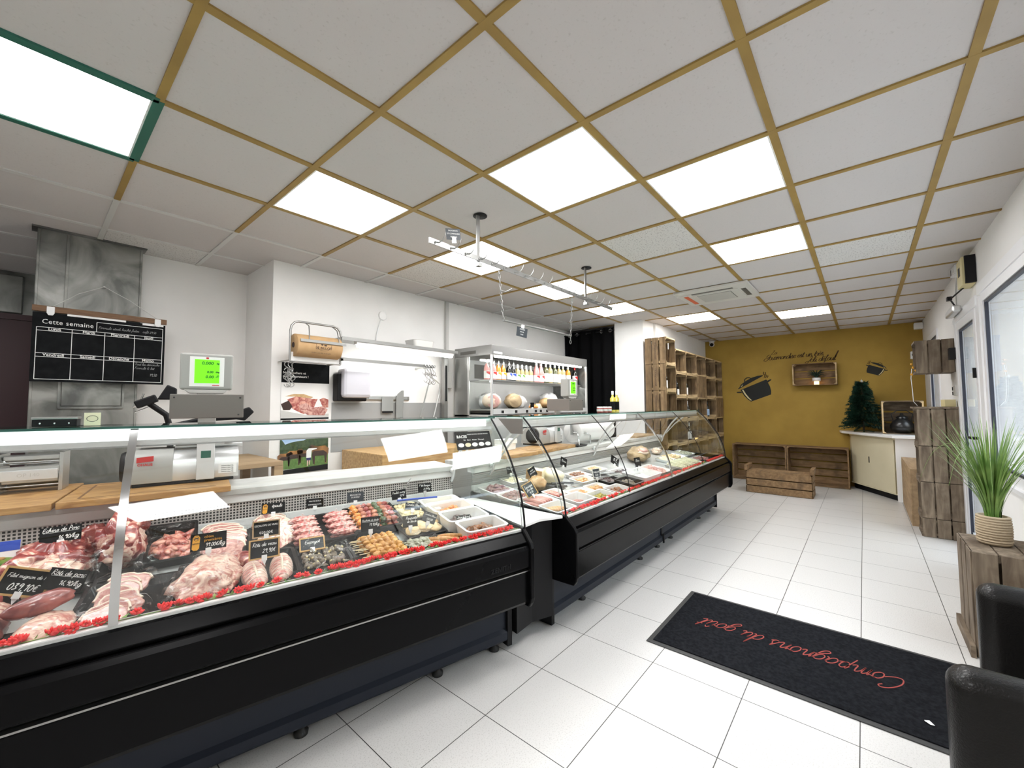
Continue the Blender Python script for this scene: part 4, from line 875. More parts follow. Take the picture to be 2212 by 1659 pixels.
for M, lb, ls in ((T(1.57, 1.775, 2.262, rz=-20, ry=-8), 'small black price card clipped on the near end of the hook rail', ('SAUCISSON', 'ET COMMANDE', 'TERRINE')), (T(2.205, 1.79, 1.775, rz=-15, ry=8), 'small black price card hanging from the thin chained bar', ('SAUCISSE', 'SECHE', '32.90'))):
    r = thing('price_card', lb, 'price card', M)
    obj('plate', MB().box(-.045, .045, -.001, .001, 0, .065), 'slate_blue', r); obj('clip', MB().box(-.012, .012, -.006, .006, -.02 if 'near' in lb else .06, .012 if 'near' in lb else .085), 'white_plastic', r)
    for k, t in enumerate(ls): text('lettering', t, .011, T(0, -.0015, .052-.018*k, rx=90), 'chalk', r)
# scales
def scale(M, label):
    r = thing('retail_scale', label, 'scale', M, group=None)
    pf = lambda rr, h: [(-rr+.0, 0), (-rr, h*.45)]+[(-rr*math.cos(a), h*.45+h*.55*math.sin(a)) for a in [R(q) for q in (20, 40, 60, 80)]]+[(.10, h), (.13, h*.7), (.13, 0)]
    b = obj('body', MB().prism(pf(.085, .155), -.225, -.055, ax='X', smooth=True), 'scale_grey', r, bevel=.003)
    obj('body_side', MB().prism(pf(.078, .145), -.055, .21, ax='X', smooth=True), 'alu', r, bevel=.003)
    obj('printer_end', MB().lathe([(0, 0), (.065, 0), (.072, .012), (.072, .02)], 24, T(-.245, 0, .075, ry=90)), 'black', r)
    obj('base_plate', MB().box(-.20, .19, -.075, .13, -.016, 0), 'black', r, bevel=.004)
    obj('roller', MB().cyl((-.05, .02, .158), (.23, .02, .158), .012).cyl((.10, .03, .165), (.15, .03, .165), .022), 'alu', r)
    obj('weighing_pan', MB().box(-.19, .19, -.02, .16, .172, .180), 'steel', r, bevel=.004)
    obj('pole', MB().box(.035, .108, -.105, -.08, .0, .40), 'alu', r, bevel=.002)
    obj('sticker', MB().box(.052, .092, -.1062, -.105, .105, .14), 'green_bar', r)
    lb_ = obj('rating_label', MB().box(.125, .20, -.0785, -.0770, .02, .065), 'paper', r)
    for k in range(4): text('print', 'OHAUS 15kg e=5g', .0065, T(.162, -.0795, .057-.010*k, rx=90), 'ink', lb_)
    lg = MB().box(-.185, -.125, -.0865, -.0855, .098, .128)
    obj('logo', MB().prism([(-.185, .098), (-.125, .103), (-.125, .128), (-.185, .123)], -.0875, -.0862, ax='Y').prism([(-.165, .108), (-.145, .108), (-.145, .118), (-.165, .118)], -.0882, -.0875, ax='Y'), 'red_print', r)
    text('logo_text', 'OHAUS', .016, T(-.155, -.0868, .088, rx=90), 'red_print', r, bold=.0005)
    hd = obj('head_box', MB().box(-.065, .21, -.30, -.06, .305, .415), 'scale_taupe', r, bevel=.003)
    obj('screw', MB().ball((-.05, -.3005, .40), .004, 6, 4).ball((.195, -.3005, .40), .004, 6, 4).ball((.19, -.3005, .32), .004, 6, 4), 'ink', hd)
    ds = obj('display', MB().box(-.035, .165, -.27, -.19, .438, .605), 'scale_grey', r, bevel=.008)
    obj('display_neck', MB().prism([(-.02, .438), (.15, .438), (.13, .42), (.0, .42)], -.265, -.20, ax='Y').box(.03, .10, -.26, -.21, .413, .425), 'conduit_grey', ds, bevel=.003)
    obj('bezel', MB().box(.000, .130, -.2715, -.269, .452, .590), 'paper', ds)
    sc_ = obj('screen', MB().box(.018, .112, -.2725, -.2712, .467, .577), 'lcd', ds)
    obj('bezel_logo', MB().box(.060, .070, -.2722, -.2714, .580, .588).box(.085, .112, -.2722, -.2714, .4555, .459), 'red_print', ds)
    for t_, sz, x, z in (('0.000', .020, .088, .560), ('kg', .011, .110, .560), ('0.00', .014, .088, .519), ('€/kg', .008, .111, .519), ('0.00', .018, .090, .496), ('€', .018, .110, .496)):
        text('reading', t_, sz, T(x, -.2728, z, rx=90), 'lcd_ink', sc_, 'RIGHT', shear=.12, bold=.0007)
    return r
sc1 = scale(L1(-.05, 2.66, .943), 'grey retail scale with a lit green display, on the near counter')
sc2 = dup(sc1, T(3.27, 2.36, .943, rz=4), 'grey retail scale with a lit green display, on the far counter')
def board(name, M, hx, hy, h, label, m='board_wood', groove=True):
    r = thing(name, label, 'cutting board', M)
    obj('block', MB().box(-hx, hx, -hy, hy, 0, h), m, r, bevel=.003)
    if groove: obj('juice_groove', MB().box(-hx*.8, hx*.8, -hy*.82, -hy*.79, h-.002, h+.0006).box(-hx*.8, hx*.8, hy*.79, hy*.82, h-.002, h+.0006).box(-hx*.82, -hx*.79, -hy*.8, hy*.8, h-.002, h+.0006), 'batten', r)
    return r
board('cutting_board', L1(-.72, 2.66, .899), .26, .28, .027, 'thick wooden cutting board at the left, under the tenderizer machine', groove=False)
board('cutting_board', L1(-.165, 2.62, .899), .285, .235, .028, 'wooden cutting board with juice groove under the near scale')
board('cutting_board', T(2.52, 2.20, .899, rz=-3), .19, .17, .028, 'pale wooden cutting board at the near end of the far counter', groove=False)
board('cutting_board', T(3.06, 2.22, .899, rz=6), .33, .15, .028, 'thick wooden cutting board under the far scale')
board('cutting_board', T(5.05, 2.22, .899, rz=2), .30, .12, .022, 'worn wooden board at the far end of the far counter', 'oak', False)
r = thing('tenderizer', 'steel meat tenderizer with a crank handle, on the left cutting board', 'kitchen machine', L1(-.60, 2.80, .927))
obj('housing', MB().box(-.085, .085, -.04, .06, .04, .075).box(-.09, .09, -.06, -.04, .085, .115).box(-.085, .085, -.03, .05, .14, .16), 'steel', r, bevel=.004)
obj('name_bar', MB().box(-.088, .088, -.072, -.055, .055, .10), 'alu', r, bevel=.003); text('lettering', 'OP 140', .022, T(0, -.0725, .078, rx=90), 'conduit_grey', r)
obj('side_frame', MB().box(-.10, -.088, -.05, .07, 0, .17).box(.088, .10, -.05, .07, 0, .17), 'steel', r)
obj('roller', MB().cyl((-.09, 0, .13), (.09, 0, .13), .012).cyl((-.09, .03, .02), (.09, .03, .02), .012), 'chrome', r)
obj('crank', MB().tube([(-.09, 0, .155), (-.12, 0, .16), (-.145, 0, .14), (-.14, 0, .07), (-.115, 0, .01)], .005, 8), 'steel', r)
# card box and oval card on the glass shelf; black stand
r = thing('cash_box', 'small flat black box with a steel lid lying on the near counter glass top', 'box', L1(-.415, 2.17, 1.2325)); obj('box_body', MB().box(-.055, .055, -.03, .03, 0, .026), 'black', r, bevel=.003); obj('box_lid', MB().box(-.057, .057, -.032, .032, .026, .034), 'rail_steel', r, bevel=.002); [obj('rivet', MB().ball((x, -.0305, .012), .0035, 6, 4), 'chrome', r) for x in (-.035, 0, .035)]
r = thing('oval_card', 'small cream card with a printed oval standing on the near counter glass top', 'card', L1(-.325, 2.17, 1.2325))
obj('card', MB().box(-.022, .022, -.0015, .0015, 0, .048), 'cream', r); obj('oval_print', MB().tube([(.015*math.cos(a), -.002, .026+.011*math.sin(a)) for a in [2*pi*k/16 for k in range(16)]], .0008, 4, True), 'ink', r)
r = thing('articulated_stand', 'black articulated stand with metal pins behind the near scale', 'stand', L1(-.13, 2.86, .899))
obj('arm', MB().tube([(.0, 0, .0), (.0, 0, .28), (-.02, -.02, .36), (-.09, -.02, .42)], .014, 8).tube([(0, 0, .30), (.12, 0, .33), (.30, 0, .34)], .012, 8), 'black', r)
obj('clamp_head', MB().box(-.045, .045, -.02, .02, -.02, .02, T(-.10, -.03, .43, ry=-25)), 'black', r, bevel=.006); obj('clamp_wing', MB().prism([(-.06, .44), (-.02, .52), (.02, .50), (.02, .44)], -.02, .02, ax='Y'), 'black', r, bevel=.006); obj('clamp_wing', MB().prism([(.28, .33), (.30, .38), (.35, .40), (.375, .37), (.33, .32)], -.03, .0, ax='Y'), 'black', r, bevel=.006)
obj('pin', MB().cyl((-.15, -.04, .40), (-.10, -.04, .42), .004).cyl((-.14, -.04, .375), (-.09, -.04, .40), .004).cyl((-.12, -.04, .44), (-.11, -.04, .47), .004), 'chrome', r)
obj('foot_plate', MB().lathe([(0, 0), (.05, 0), (.05, .006), (0, .008)], 20), 'black', r)
# wrapping roll on the far worktop
r = thing('wrapping_roll', 'large white wrapping paper roll on a tubular stand, far counter', 'paper roll', T(4.0, 2.28, .899))
obj('roll', MB().lathe([(.02, -.36), (.105, -.36), (.108, -.35), (.108, .37), (.105, .38), (.02, .38)], 36, T(0, .01, .125, ry=90)), 'paper', r)
obj('core', MB().lathe([(.022, -.362), (.022, -.355)], 16, T(0, .01, .125, ry=90)), 'ink', r)
obj('stand', MB().tube([(-.44, -.12, 0), (-.44, -.11, .08), (-.40, -.08, .115), (-.38, 0, .125)], .008, 8).tube([(-.38, 0, .125), (.40, 0, .125)], .007, 6).tube([(-.38, -.02, .125), (-.30, -.11, .12), (-.24, -.13, .09), (-.235, -.13, 0)], .008, 8).tube([(.40, 0, .125), (.40, 0, 0)], .008, 8).box(-.395, -.37, -.01, .01, .1, .26), 'chrome', r)
tag(obj('black_tray', tray_mesh(.09, .05, .018, .01), 'tray_black', M=T(3.50, 2.13, .899)), 'small black tray lying between the far scale and the white roll', 'tray')
r = thing('deposit_bowl', 'stack of white papers and bags near the gap between the counters', 'papers', T(2.62, 2.31, .927))
obj('sheets', MB().box(-.09, .09, -.05, .05, 0, .05, T(0, 0, 0, rz=8)).box(-.08, .1, -.045, .05, .05, .09, T(0, 0, 0, rz=-6)), 'paper', r, bevel=.004)
# jars and oil on the far counter glass top
jr = None
for i, x in enumerate((3.385, 3.475, 3.55)):
    P = T(x, 1.83, 1.2325); lb = 'small dark red preserve jar, %s of three on the far glass top' % ('nearest', 'middle', 'farthest')[i]
    if not jr:
        jr = thing('preserve_jar', lb, 'jar', P, group='preserve jars on the far glass top'); obj('jar_glass', MB().lathe([(.026, 0), (.030, .005), (.030, .034), (.027, .04)], 14), 'beef_red', jr)
        obj('lid', MB().lathe([(.029, .040), (.029, .052), (0, .052)], 14), 'alu', jr); obj('jar_label', MB().lathe([(.0306, .010), (.0306, .030)], 14, cap=False), 'conduit_grey', jr)
    else: dup(jr, P, lb)
for i, x in enumerate((3.655, 3.74)):
    r = thing('oil_bottle', 'tall slim yellow oil bottle, %s of two beside the preserve jars' % ('nearer', 'farther')[i], 'bottle', T(x, 1.84, 1.2325), group='oil bottles on the far glass top')
    obj('body', MB().lathe([(.024, 0), (.024, .13), (.010, .15), (.009, .17)], 14), 'oil', r); obj('cap', MB().lathe([(.011, .165), (.011, .20), (0, .202)], 12), 'white_plastic', r); obj('label_band', MB().lathe([(.0247, .02), (.0247, .10)], 14, cap=False), 'slate', r)
# ================================================================ FOOD IN THE COUNTERS
SL = math.degrees(math.atan(.1405))
def D1(s, n, h=0, rz=0): return C1 @ T(s, n, dz1(n)+.002+h, rx=SL) @ T(rz=rz)
def D2(x, y, h=0, rz=0): return T(x, y, dz2(y)+.002+h, rx=SL) @ T(rz=rz)
def tray(M, hx, hy, h, label, m='tray_black', name='display_tray', cat='tray', grp=None, rr=.015, taper=.88):
    return tag(obj(name, tray_mesh(hx, hy, h, rr, taper), m, M=M), label, cat, grp)
def drape(hx, hy, h, seed, puff=.5, amp=.012):
    """crinkled film draped over a tray and what is in it"""
    m = MB(); nx, ny = 16, 16; vs = []
    for j in range(ny+1):
        for i in range(nx+1):
            u, v = i/nx*2-1, j/ny*2-1; x, y = u*hx, v*hy
            e = max(0, 1-abs(u)**5)*max(0, 1-abs(v)**5)
            z = .012+h*e**puff+amp*noise.noise(Vector((x*28, y*28, seed)))+amp*.5*noise.noise(Vector((x*80, y*20, seed+5)))
            vs.append((x+.004*noise.noise(Vector((x*40, y*40, seed+9))), y, max(.004, z)))
    W_ = nx+1
    return m.add(vs, [(j*W_+i, j*W_+i+1, (j+1)*W_+i+1, (j+1)*W_+i) for j in range(ny) for i in range(nx)], None, True)
def film(M, hx, hy, h, seed, label, **k): return tag(obj('cling_film', drape(hx, hy, h, seed, **k), 'film', M=M), label, 'plastic film', 'cling film over the meat trays')
def roast(M, r, label, m, seed=1, nz=.25, fq=1.6, name='roast', cat='meat', grp=None, flat=None, seg=28):
    return tag(obj(name, MB().ball((0, 0, r[2]*.8), r, seg, 16, nz=nz, seed=seed, fq=fq, flat=0), m, M=M), label, cat, grp)
def fan(M, n, w, l, step, label, m, seed=0, th=.012, name='meat_slice', cat='meat', grp=None, fat='fat', lift=.0, ang=20):
    """n overlapping slices in a row along y, each its own thing"""
    rnd = random.Random(seed)
    for i in range(n):
        mm = MB(); prof = []
        for k in range(20):
            a = 2*pi*k/20; q = 1+.30*noise.noise(Vector((math.cos(a)*1.5, math.sin(a)*1.5, seed+i*.7)))+.10*noise.noise(Vector((math.cos(a)*4, math.sin(a)*4, seed+i)))
            prof.append((w*math.cos(a)*q, l*math.sin(a)*q))
        P = M @ T(rnd.uniform(-.012, .012), (i-(n-1)/2)*step+rnd.uniform(-.006, .006), .012+l*math.sin(R(ang))*.9+lift*i, rx=ang+rnd.uniform(-8, 6), ry=rnd.uniform(-6, 6), rz=rnd.uniform(-22, 22))
        r = thing(name, label, cat, P, group=grp or label)
        obj('slice_meat', mm.prism([(x*.95, y*.95) for x, y in prof], 0, th), m, r, bevel=.003)
        obj('fat_rim', MB().tube([(x, y, th*.5) for x, y in prof[1:10]], th*.42, 6), fat, r)
def pile(hx, hy, h, n, size, seed, el=1.4, nz=.3, seg=8):
    rnd = random.Random(seed); m = MB()
    m.ball((0, 0, h*.35), (hx*.95, hy*.95, h*.5), 16, 8, nz=.15, seed=seed, flat=.004)
    for i in range(n):
        u, v = rnd.uniform(-1, 1), rnd.uniform(-1, 1); z = h*(.35+.6*(1-max(abs(u), abs(v))**2))
        m.ball((0, 0, 0), (size*el, size, size*.8), seg, 5, M=T(u*hx*.86, v*hy*.86, z*rnd.uniform(.7, 1.05), rx=rnd.uniform(-30, 30), ry=rnd.uniform(-30, 30), rz=rnd.uniform(0, 180)), nz=nz, seed=seed+i)
    return m
def heap(M, hx, hy, h, n, size, label, m, seed=1, name='food_heap', cat='food', **k):
    return tag(obj(name, pile(hx, hy, h, n, size, seed, **k), m, M=M), label, cat, kind='stuff')
# ---- near counter, front row
roast(D1(-.49, 1.86), (.055, .09, .05), 'dark pork roast cut off by the left frame edge, front row', 'pork_dark', 4)
roast(D1(-.355, 1.825, rz=-22), (.062, .085, .040), 'pale pork loin with a white fat cap, lowest at front left', 'pork_pale', 7, nz=.14)
roast(D1(-.375, 1.885, .062, rz=28), (.078, .036, .030), 'dark pork tenderloin lying across the pale loin', 'pork_dark', 9, nz=.12)
roast(D1(-.50, 1.99), (.05, .05, .035), 'small pale pork piece behind the wooden-framed tenderloin sign', 'pork_pale', 11)
tray(D1(-.185, 1.905, rz=-3), .125, .165, .028, 'black tray of overlapping pork cutlets, left of the glass mullion')
fan(D1(-.205, 1.90, .004, rz=-6), 7, .058, .052, .036, 'pink pork cutlet in the overlapping row in the front left tray', 'cutlet', 3, .012, 'pork_cutlet', grp='pork cutlets in the front left tray', ang=24)
film(D1(-.20, 1.90, .010, rz=-6), .105, .155, .072, 3, 'cling film over the pork cutlets left of the mullion')
tray(D1(.028, 1.935, rz=-3), .088, .165, .028, 'black tray under the large pale rib roast, right of the mullion')
r = thing('rib_roast', 'large pale fatty rib roast below the black and orange sign', 'meat', D1(.033, 1.90, .006, rz=-18))
obj('meat_block', MB().ball((0, 0, .044), (.092, .130, .062), 36, 20, nz=.42, seed=21, fq=1.7, flat=0), 'pork_pale', r)
obj('lean_side', MB().ball((.02, -.035, .030), (.078, .095, .030), 24, 12, nz=.2, seed=23, flat=0), 'pork_mixed', r)
film(D1(.028, 1.91, .014, rz=-18), .098, .140, .088, 8, 'cling film around the large pale rib roast', puff=.35)
tray(D1(.235, 1.925, rz=-2), .098, .165, .030, 'black tray of two netted rolled roasts')
def rolled(M, label, m='netted', wrap=True):
    r = thing('rolled_roast', label, 'meat', M, group=None)
    obj('meat_roll', MB().ball((0, 0, .034), (.040, .098, .038), 24, 16, nz=.1, seed=5, fq=2, flat=0), m, r)
    if wrap:
        for k in range(-5, 6):
            y = k*.0165; q = math.sqrt(max(.05, 1-(y/.098)**2)); obj('twine_loop', MB().tube([(.041*q*math.cos(a), y, max(.001, .034+.039*q*math.sin(a))) for a in [2*pi*j/14 for j in range(14)]], .0012, 4, True), 'twine', r)
        obj('barding', MB().ball((0, 0, .045), (.010, .085, .030), 10, 10, nz=.1, seed=2, flat=.01), 'fat', r)
    return r
ra = rolled(D1(.175, 1.865, .008, rz=4), 'rolled roast tied with string, left of the pair in the front row'); dup(ra, D1(.268, 1.885, .008, rz=-6), 'rolled roast tied with string, right of the pair in the front row')
roast(D1(.165, 2.00, .01, rz=40), (.045, .075, .034), 'darker roast behind the left rolled roast', 'pork_mixed', 31)
tray(D1(.435, 1.915, rz=-2), .104, .15, .028, 'black tray of mushroom-coloured snails under film', )
sn = None; rnd = random.Random(12)
for i in range(30):
    a, b = i % 6, i//6; P = D1(.40+.026*(a-2)+rnd.uniform(-.006, .006)+.02, 1.85+.030*b+rnd.uniform(-.006, .006), .022+rnd.uniform(0, .022), rz=rnd.uniform(0, 360)) @ T(ry=rnd.uniform(-30, 30))
    if not sn:
        sn = thing('stuffed_snail', 'small brown and green stuffed snail heaped under film', 'food', P, group='stuffed snails in the filmed tray')
        obj('shell', MB().ball((0, 0, 0), (.014, .013, .013), 12, 8, nz=.2, seed=3).ball((.008, 0, .008), (.007, .007, .007), 8, 5), 'snail', sn); obj('butter', MB().ball((-.010, 0, .006), (.006, .006, .005), 8, 5, nz=.3), 'curry', sn)
    else: dup(sn, P)
film(D1(.43, 1.91, .010), .108, .15, .088, 14, 'cling film over the stuffed snails', amp=.02, puff=.3)
tray(D1(.66, 1.895, rz=-2), .112, .15, .028, 'black tray of yellow chicken skewers')
def skewer(M, L, chunks, m, label, grp, stick=.07, extra=None):
    r = thing('skewer', label, 'skewer', M, group=grp); rr = random.Random(chunks)
    obj('stick', MB().cyl((-L/2-stick, 0, 0), (L/2+.01, 0, 0), .0019), 'stick', r)
    for i in range(chunks):
        x = -L/2+L*(i+.5)/chunks
        obj('chunk', MB().ball((x, rr.uniform(-.002, .002), 0), (L/chunks*.62, .015, .014), 12, 8, nz=.45, seed=i*3+chunks, fq=2), (extra[i % len(extra)] if extra else m), r)
    return r
sk = None
for j, (row, h) in enumerate(((0, .022), (1, .046))):
    for i in range(9 - row*2):
        P = D1(.672+.006*row+rnd.uniform(-.006, .006), 1.785+.029*i+row*.02, h+.002*(i % 3), rz=rnd.uniform(-5, 5))
        if not sk: sk = skewer(P, .15, 5, 'chicken', 'yellow marinated chicken skewer, stick pointing left, in the black tray', 'yellow chicken skewers in the front row', .045)
        else: dup(sk, P @ T(rx=rnd.uniform(0, 360)))
tray(D1(.845, 1.845), .075, .085, .025, 'black tray of herb-coated pieces beside the chicken skewers', )
heap(D1(.848, 1.845, .006), .070, .085, .042, 60, .010, 'pale green herb-coated chopped pieces in foil, right of the chicken skewers', 'herb', 5, el=1.8)
film(D1(.848, 1.845, .012), .076, .088, .055, 33, 'crinkled film over the herb-coated pieces', amp=.022)
tray(D1(.975, 1.845, rz=-3), .072, .085, .022, 'tray of long golden breaded fillets')
for i in range(7): roast(D1(.93+.016*i, 1.83+.012*(i % 3), .012+.012*(i % 2), rz=55+7*(i % 3)), (.012, .068, .014), 'long golden fillet in the tray left of the ribs dish', 'golden', 40+i, .2, 2, 'golden_fillet', 'food', 'golden fillets in the front row', seg=12)
# white dishes at the right end of the near counter
def dish(M, label, hx=.122, hy=.072, h=.082, grp='white food dishes in the near counter', tk=False, name='white_dish'):
    r = thing(name, label, 'dish', M, group=grp); obj('dish_body', tray_mesh(hx, hy, h, .025, .86, .004, .006), 'dish_white', r)
    if tk: obj('handwritten_label', MB().box(hx*.55, hx*.95, -hy-.0035, -hy*.99, h*.62, h*.80), 'paper', r)
    return r
dish(D1(1.170, 1.832), 'deep white dish of glazed ribs, nearest the glass at the right end', tk=True); heap(D1(1.170, 1.835, .02), .085, .048, .045, 26, .014, 'brown glazed rib pieces in the front white dish', 'stew', 6, el=2)
dish(D1(1.150, 1.98), 'deep white dish of dark stewed meat, second from the glass'); heap(D1(1.14, 1.985, .02), .085, .048, .05, 30, .013, 'dark purple stewed meat in the second white dish', 'darkstew', 7)
dish(D1(1.145, 2.128), 'white dish of orange pieces, third from the glass'); heap(D1(1.17, 2.13, .02), .070, .045, .045, 26, .011, 'orange diced dish in the third white dish', 'orange_dish', 8)
dish(D1(1.165, 2.27), 'white dish nearly empty, farthest back at the right end', h=.055); heap(D1(1.165, 2.275, .006), .09, .05, .018, 14, .008, 'pale cream spread left in the farthest white dish', 'cheese', 9)
r = thing('lidded_pot', 'clear plastic pot with a lid beside the orange dish', 'pot', D1(1.04, 2.07, .05)); obj('pot_body', MB().lathe([(.032, 0), (.040, .04), (.042, .042), (0, .046)], 18), 'film', r); obj('lid_label', MB().box(-.012, .016, -.012, .012, .047, .048), 'paper', r)
tag(obj('spatula', MB().tube([(.13, .0, .01), (.0, .0, .014), (-.11, .01, .012)], .0055, 8), 'blue_print', M=D1(1.02, 2.30, .062, rz=-4)), 'blue plastic handle lying across the back white dish', 'utensil')
tag(obj('serving_fork', MB().tube([(0, 0, 0), (.01, .0, .05), (.03, .0, .10), (.045, .0, .125)], .003, 6), 'chrome', M=D1(.985, 2.42, .04)), 'steel fork handle standing up by the air grille', 'utensil')
# back row
roast(D1(-.57, 2.22), (.07, .10, .05), 'red beef roast at the far left behind the brochure', 'beef_red', 41)
roast(D1(-.53, 2.02), (.05, .07, .04), 'red beef cut at the left frame edge', 'beef_red', 44)
r = thing('pork_shoulder', 'huge pork shoulder marbled with white fat in the back row', 'meat', D1(-.415, 2.24, .0, rz=-14))
obj('meat_block', MB().ball((0, 0, .062), (.100, .155, .080), 36, 20, nz=.5, seed=51, fq=1.8, flat=0), 'pork_mixed', r); obj('fat_cap', MB().ball((.02, -.06, .062), (.085, .085, .055), 24, 14, nz=.3, seed=53, flat=.004), 'pork_pale', r)
roast(D1(-.34, 2.40, .01), (.045, .05, .07), 'dark upright pork piece behind the shoulder, by the grille', 'pork_dark', 55)
tray(D1(-.41, 2.24), .125, .17, .022, 'black tray under the huge pork shoulder')
film(D1(-.41, 2.22, .01), .118, .165, .098, 56, 'cling film over the huge pork shoulder', puff=.3)
r = thing('pork_rack', 'tall pork rib rack with white bone ends, behind the mullion', 'meat', D1(-.240, 2.32, rz=-6))
obj('meat_block', MB().ball((0, 0, .085), (.072, .150, .105), 36, 20, nz=.45, seed=61, fq=1.8, flat=0), 'pork_mixed', r)
obj('pale_side', MB().ball((.012, -.05, .080), (.066, .095, .085), 24, 16, nz=.25, seed=63, flat=0), 'pork_pale', r)
for k in range(5): obj('bone', MB().ball((-.01+.012*k, .05-.03*k, .170-.010*k), (.012, .010, .014), 8, 6, nz=.2, seed=k), 'fat', r)
tray(D1(-.235, 2.30), .098, .175, .02, 'black tray under the tall pork rib rack'); film(D1(-.238, 2.26, .01), .09, .13, .12, 66, 'cling film around the tall pork rib rack', puff=.25)
def tilt(P, a=12, up=.02): return P @ T(0, 0, up, rx=a)
tray(tilt(D1(-.090, 2.29)), .088, .13, .045, 'deep black tray of pink meat strips in the back row')
heap(tilt(D1(-.090, 2.27, .006)), .066, .085, .050, 34, .014, 'pink stir-fry meat strips in the deep black tray', 'strips', 10, el=2.2)
film(tilt(D1(-.090, 2.29, .020)), .088, .13, .050, 68, 'cling film over the pink meat strips')
tray(D1(.098, 2.25), .095, .13, .022, 'black tray of sliced pork belly behind the black and orange sign')
fan(D1(.098, 2.25, .004), 8, .082, .045, .028, 'slice of streaky pork belly in the back row', 'cutlet', 13, .010, 'belly_slice', grp='pork belly slices in the back row', ang=34)
film(D1(.098, 2.25, .012), .095, .125, .075, 70, 'cling film over the sliced pork belly')
tray(D1(.285, 2.25), .088, .14, .022, 'black tray of veal chops behind the wooden-framed slate')
fan(D1(.285, 2.25, .006), 6, .076, .055, .040, 'pale veal chop in the back row', 'veal', 17, .014, 'veal_chop', grp='veal chops in the back row', ang=30)
film(D1(.285, 2.25, .012), .088, .135, .085, 72, 'cling film over the veal chops')
tray(tilt(D1(.490, 2.175), 6, .012), .122, .128, .050, 'deep black tray of pink minced meat patties')
mp = None
for j in range(2):
    for i in range(4):
        for k in range(2):
            P = tilt(D1(.410+.155*j, 2.175, .014), 6, .012) @ T(-.005, -.085+.056*i, .018+.022*k, rz=rnd.uniform(-6, 6))
            if not mp:
                mp = thing('mince_patty', 'pink minced beef patty with a small pick in the deep black tray', 'meat', P, group='pink minced patties in the deep black tray')
                q = MB(); q.ball((0, 0, 0), (.060, .026, .016), 28, 14, nz=.22, seed=4, fq=9)
                for z in range(26): q.ball((rnd.uniform(-.05, .05), rnd.uniform(-.02, .02), rnd.uniform(.006, .012)), (.013, .004, .004), 6, 4, nz=.3, seed=z)
                obj('patty', q, 'mince', mp); obj('pick', MB().box(-.003, .003, -.001, .001, .008, .034), 'paper', mp)
            else: dup(mp, P)
tray(tilt(D1(.735, 2.205), 6, .012), .128, .125, .050, 'deep black tray of red beef skewers with peppers')
bs = None
for row in range(2):
    for i in range(5):
        P = tilt(D1(.735, 2.205, .02), 6, .012) @ T(rnd.uniform(-.004, .004), -.085+.042*i+.01*row, .012+.028*row, rz=rnd.uniform(-3, 3))
        if not bs: bs = skewer(P, .20, 7, 'beef', 'red beef and pepper skewer in the deep black tray', 'red beef skewers in the back row', .008, ['tomato', 'beef', 'beef_red', 'beef', 'pepper', 'beef', 'beef_red'])
        else: dup(bs, P @ T(rx=rnd.uniform(0, 360)))
film(tilt(D1(.72, 2.215, .030), 6, .012), .120, .115, .062, 75, 'cling film over the red beef skewers', amp=.018)
tray(D1(.960, 2.26, rz=-3), .082, .12, .030, 'black tray of curried chicken pieces')
heap(D1(.955, 2.25, .008), .072, .10, .062, 60, .015, 'pale yellow-green curried chicken pieces in the back row', 'curry', 21)
tray(D1(.935, 2.04), .105, .095, .025, 'tray of pale breaded cutlets behind the golden fillets')
for i in range(6): roast(D1(.875+.058*(i % 3), 2.00+.06*(i//3), .014+.008*(i % 2), rz=30*i), (.042, .036, .018), 'pale cheese-topped cutlet, middle row left of the white dishes', 'escalope', 80+i, .25, 2, 'breaded_cutlet', 'food', 'pale breaded cutlets in the middle row', seg=18)
# ---- signs on the near counter
def sign(P, w, h, label, lines, m='slate', frame=None, tiltx=-14, ry=0, hw=True, ink='chalk', foot='white_plastic', name='price_sign', extra=None, cat='price sign', pin=.03):
    r = thing(name, label, cat, P @ T(rx=tiltx, ry=ry), group=None)
    obj('plate', MB().box(-w/2, w/2, -.0012, .0012, -h/2, h/2), m, r)
    if frame:
        b = w*.06; q = MB()
        for a in ((-w/2-b, w/2+b, h/2, h/2+b), (-w/2-b, w/2+b, -h/2-b, -h/2), (-w/2-b, -w/2, -h/2, h/2), (w/2, w/2+b, -h/2, h/2)): q.box(a[0], a[1], -.004, .003, a[2], a[3])
        obj('wooden_frame', q, frame, r)
    obj('pin_foot', MB().box(-.009, .009, -.006, .005, -h/2-.012, -h/2+.008).prism([(-.008, -h/2-.010), (.008, -h/2-.010), (.001, -h/2-pin)], -.001, .002, ax='Y'), foot, r)
    q = MB()
    for st, sz, x, z in lines:
        sc = sz*h
        if hw:
            tw = hand(MB(), st, sc, 0, 0); lim = w*(.88-2*abs(x)*.5)
            if tw > lim: sc *= lim/tw; tw = lim
            hand(q, st, sc, x*w-tw/2, z*h, M=T(0, -.0016, 0, rx=90), w=.10, z=0, k=3)
        else: text('lettering', st, sc*1.25, T(x*w, -.0018, (z+.08)*h, rx=90), ink, r, sx=.9)
    if q.v: obj('chalk_lettering', q, ink, r)
    if extra: extra(r, w, h)
    return r
def S1(s, n, z, rz=0): return C1 @ T(s, n, z, rz=rz)
def rule(r, w, h): obj('rule_line', MB().box(-w*.42, w*.42, -.0018, -.0012, h*.14, h*.155), 'chalk', r)
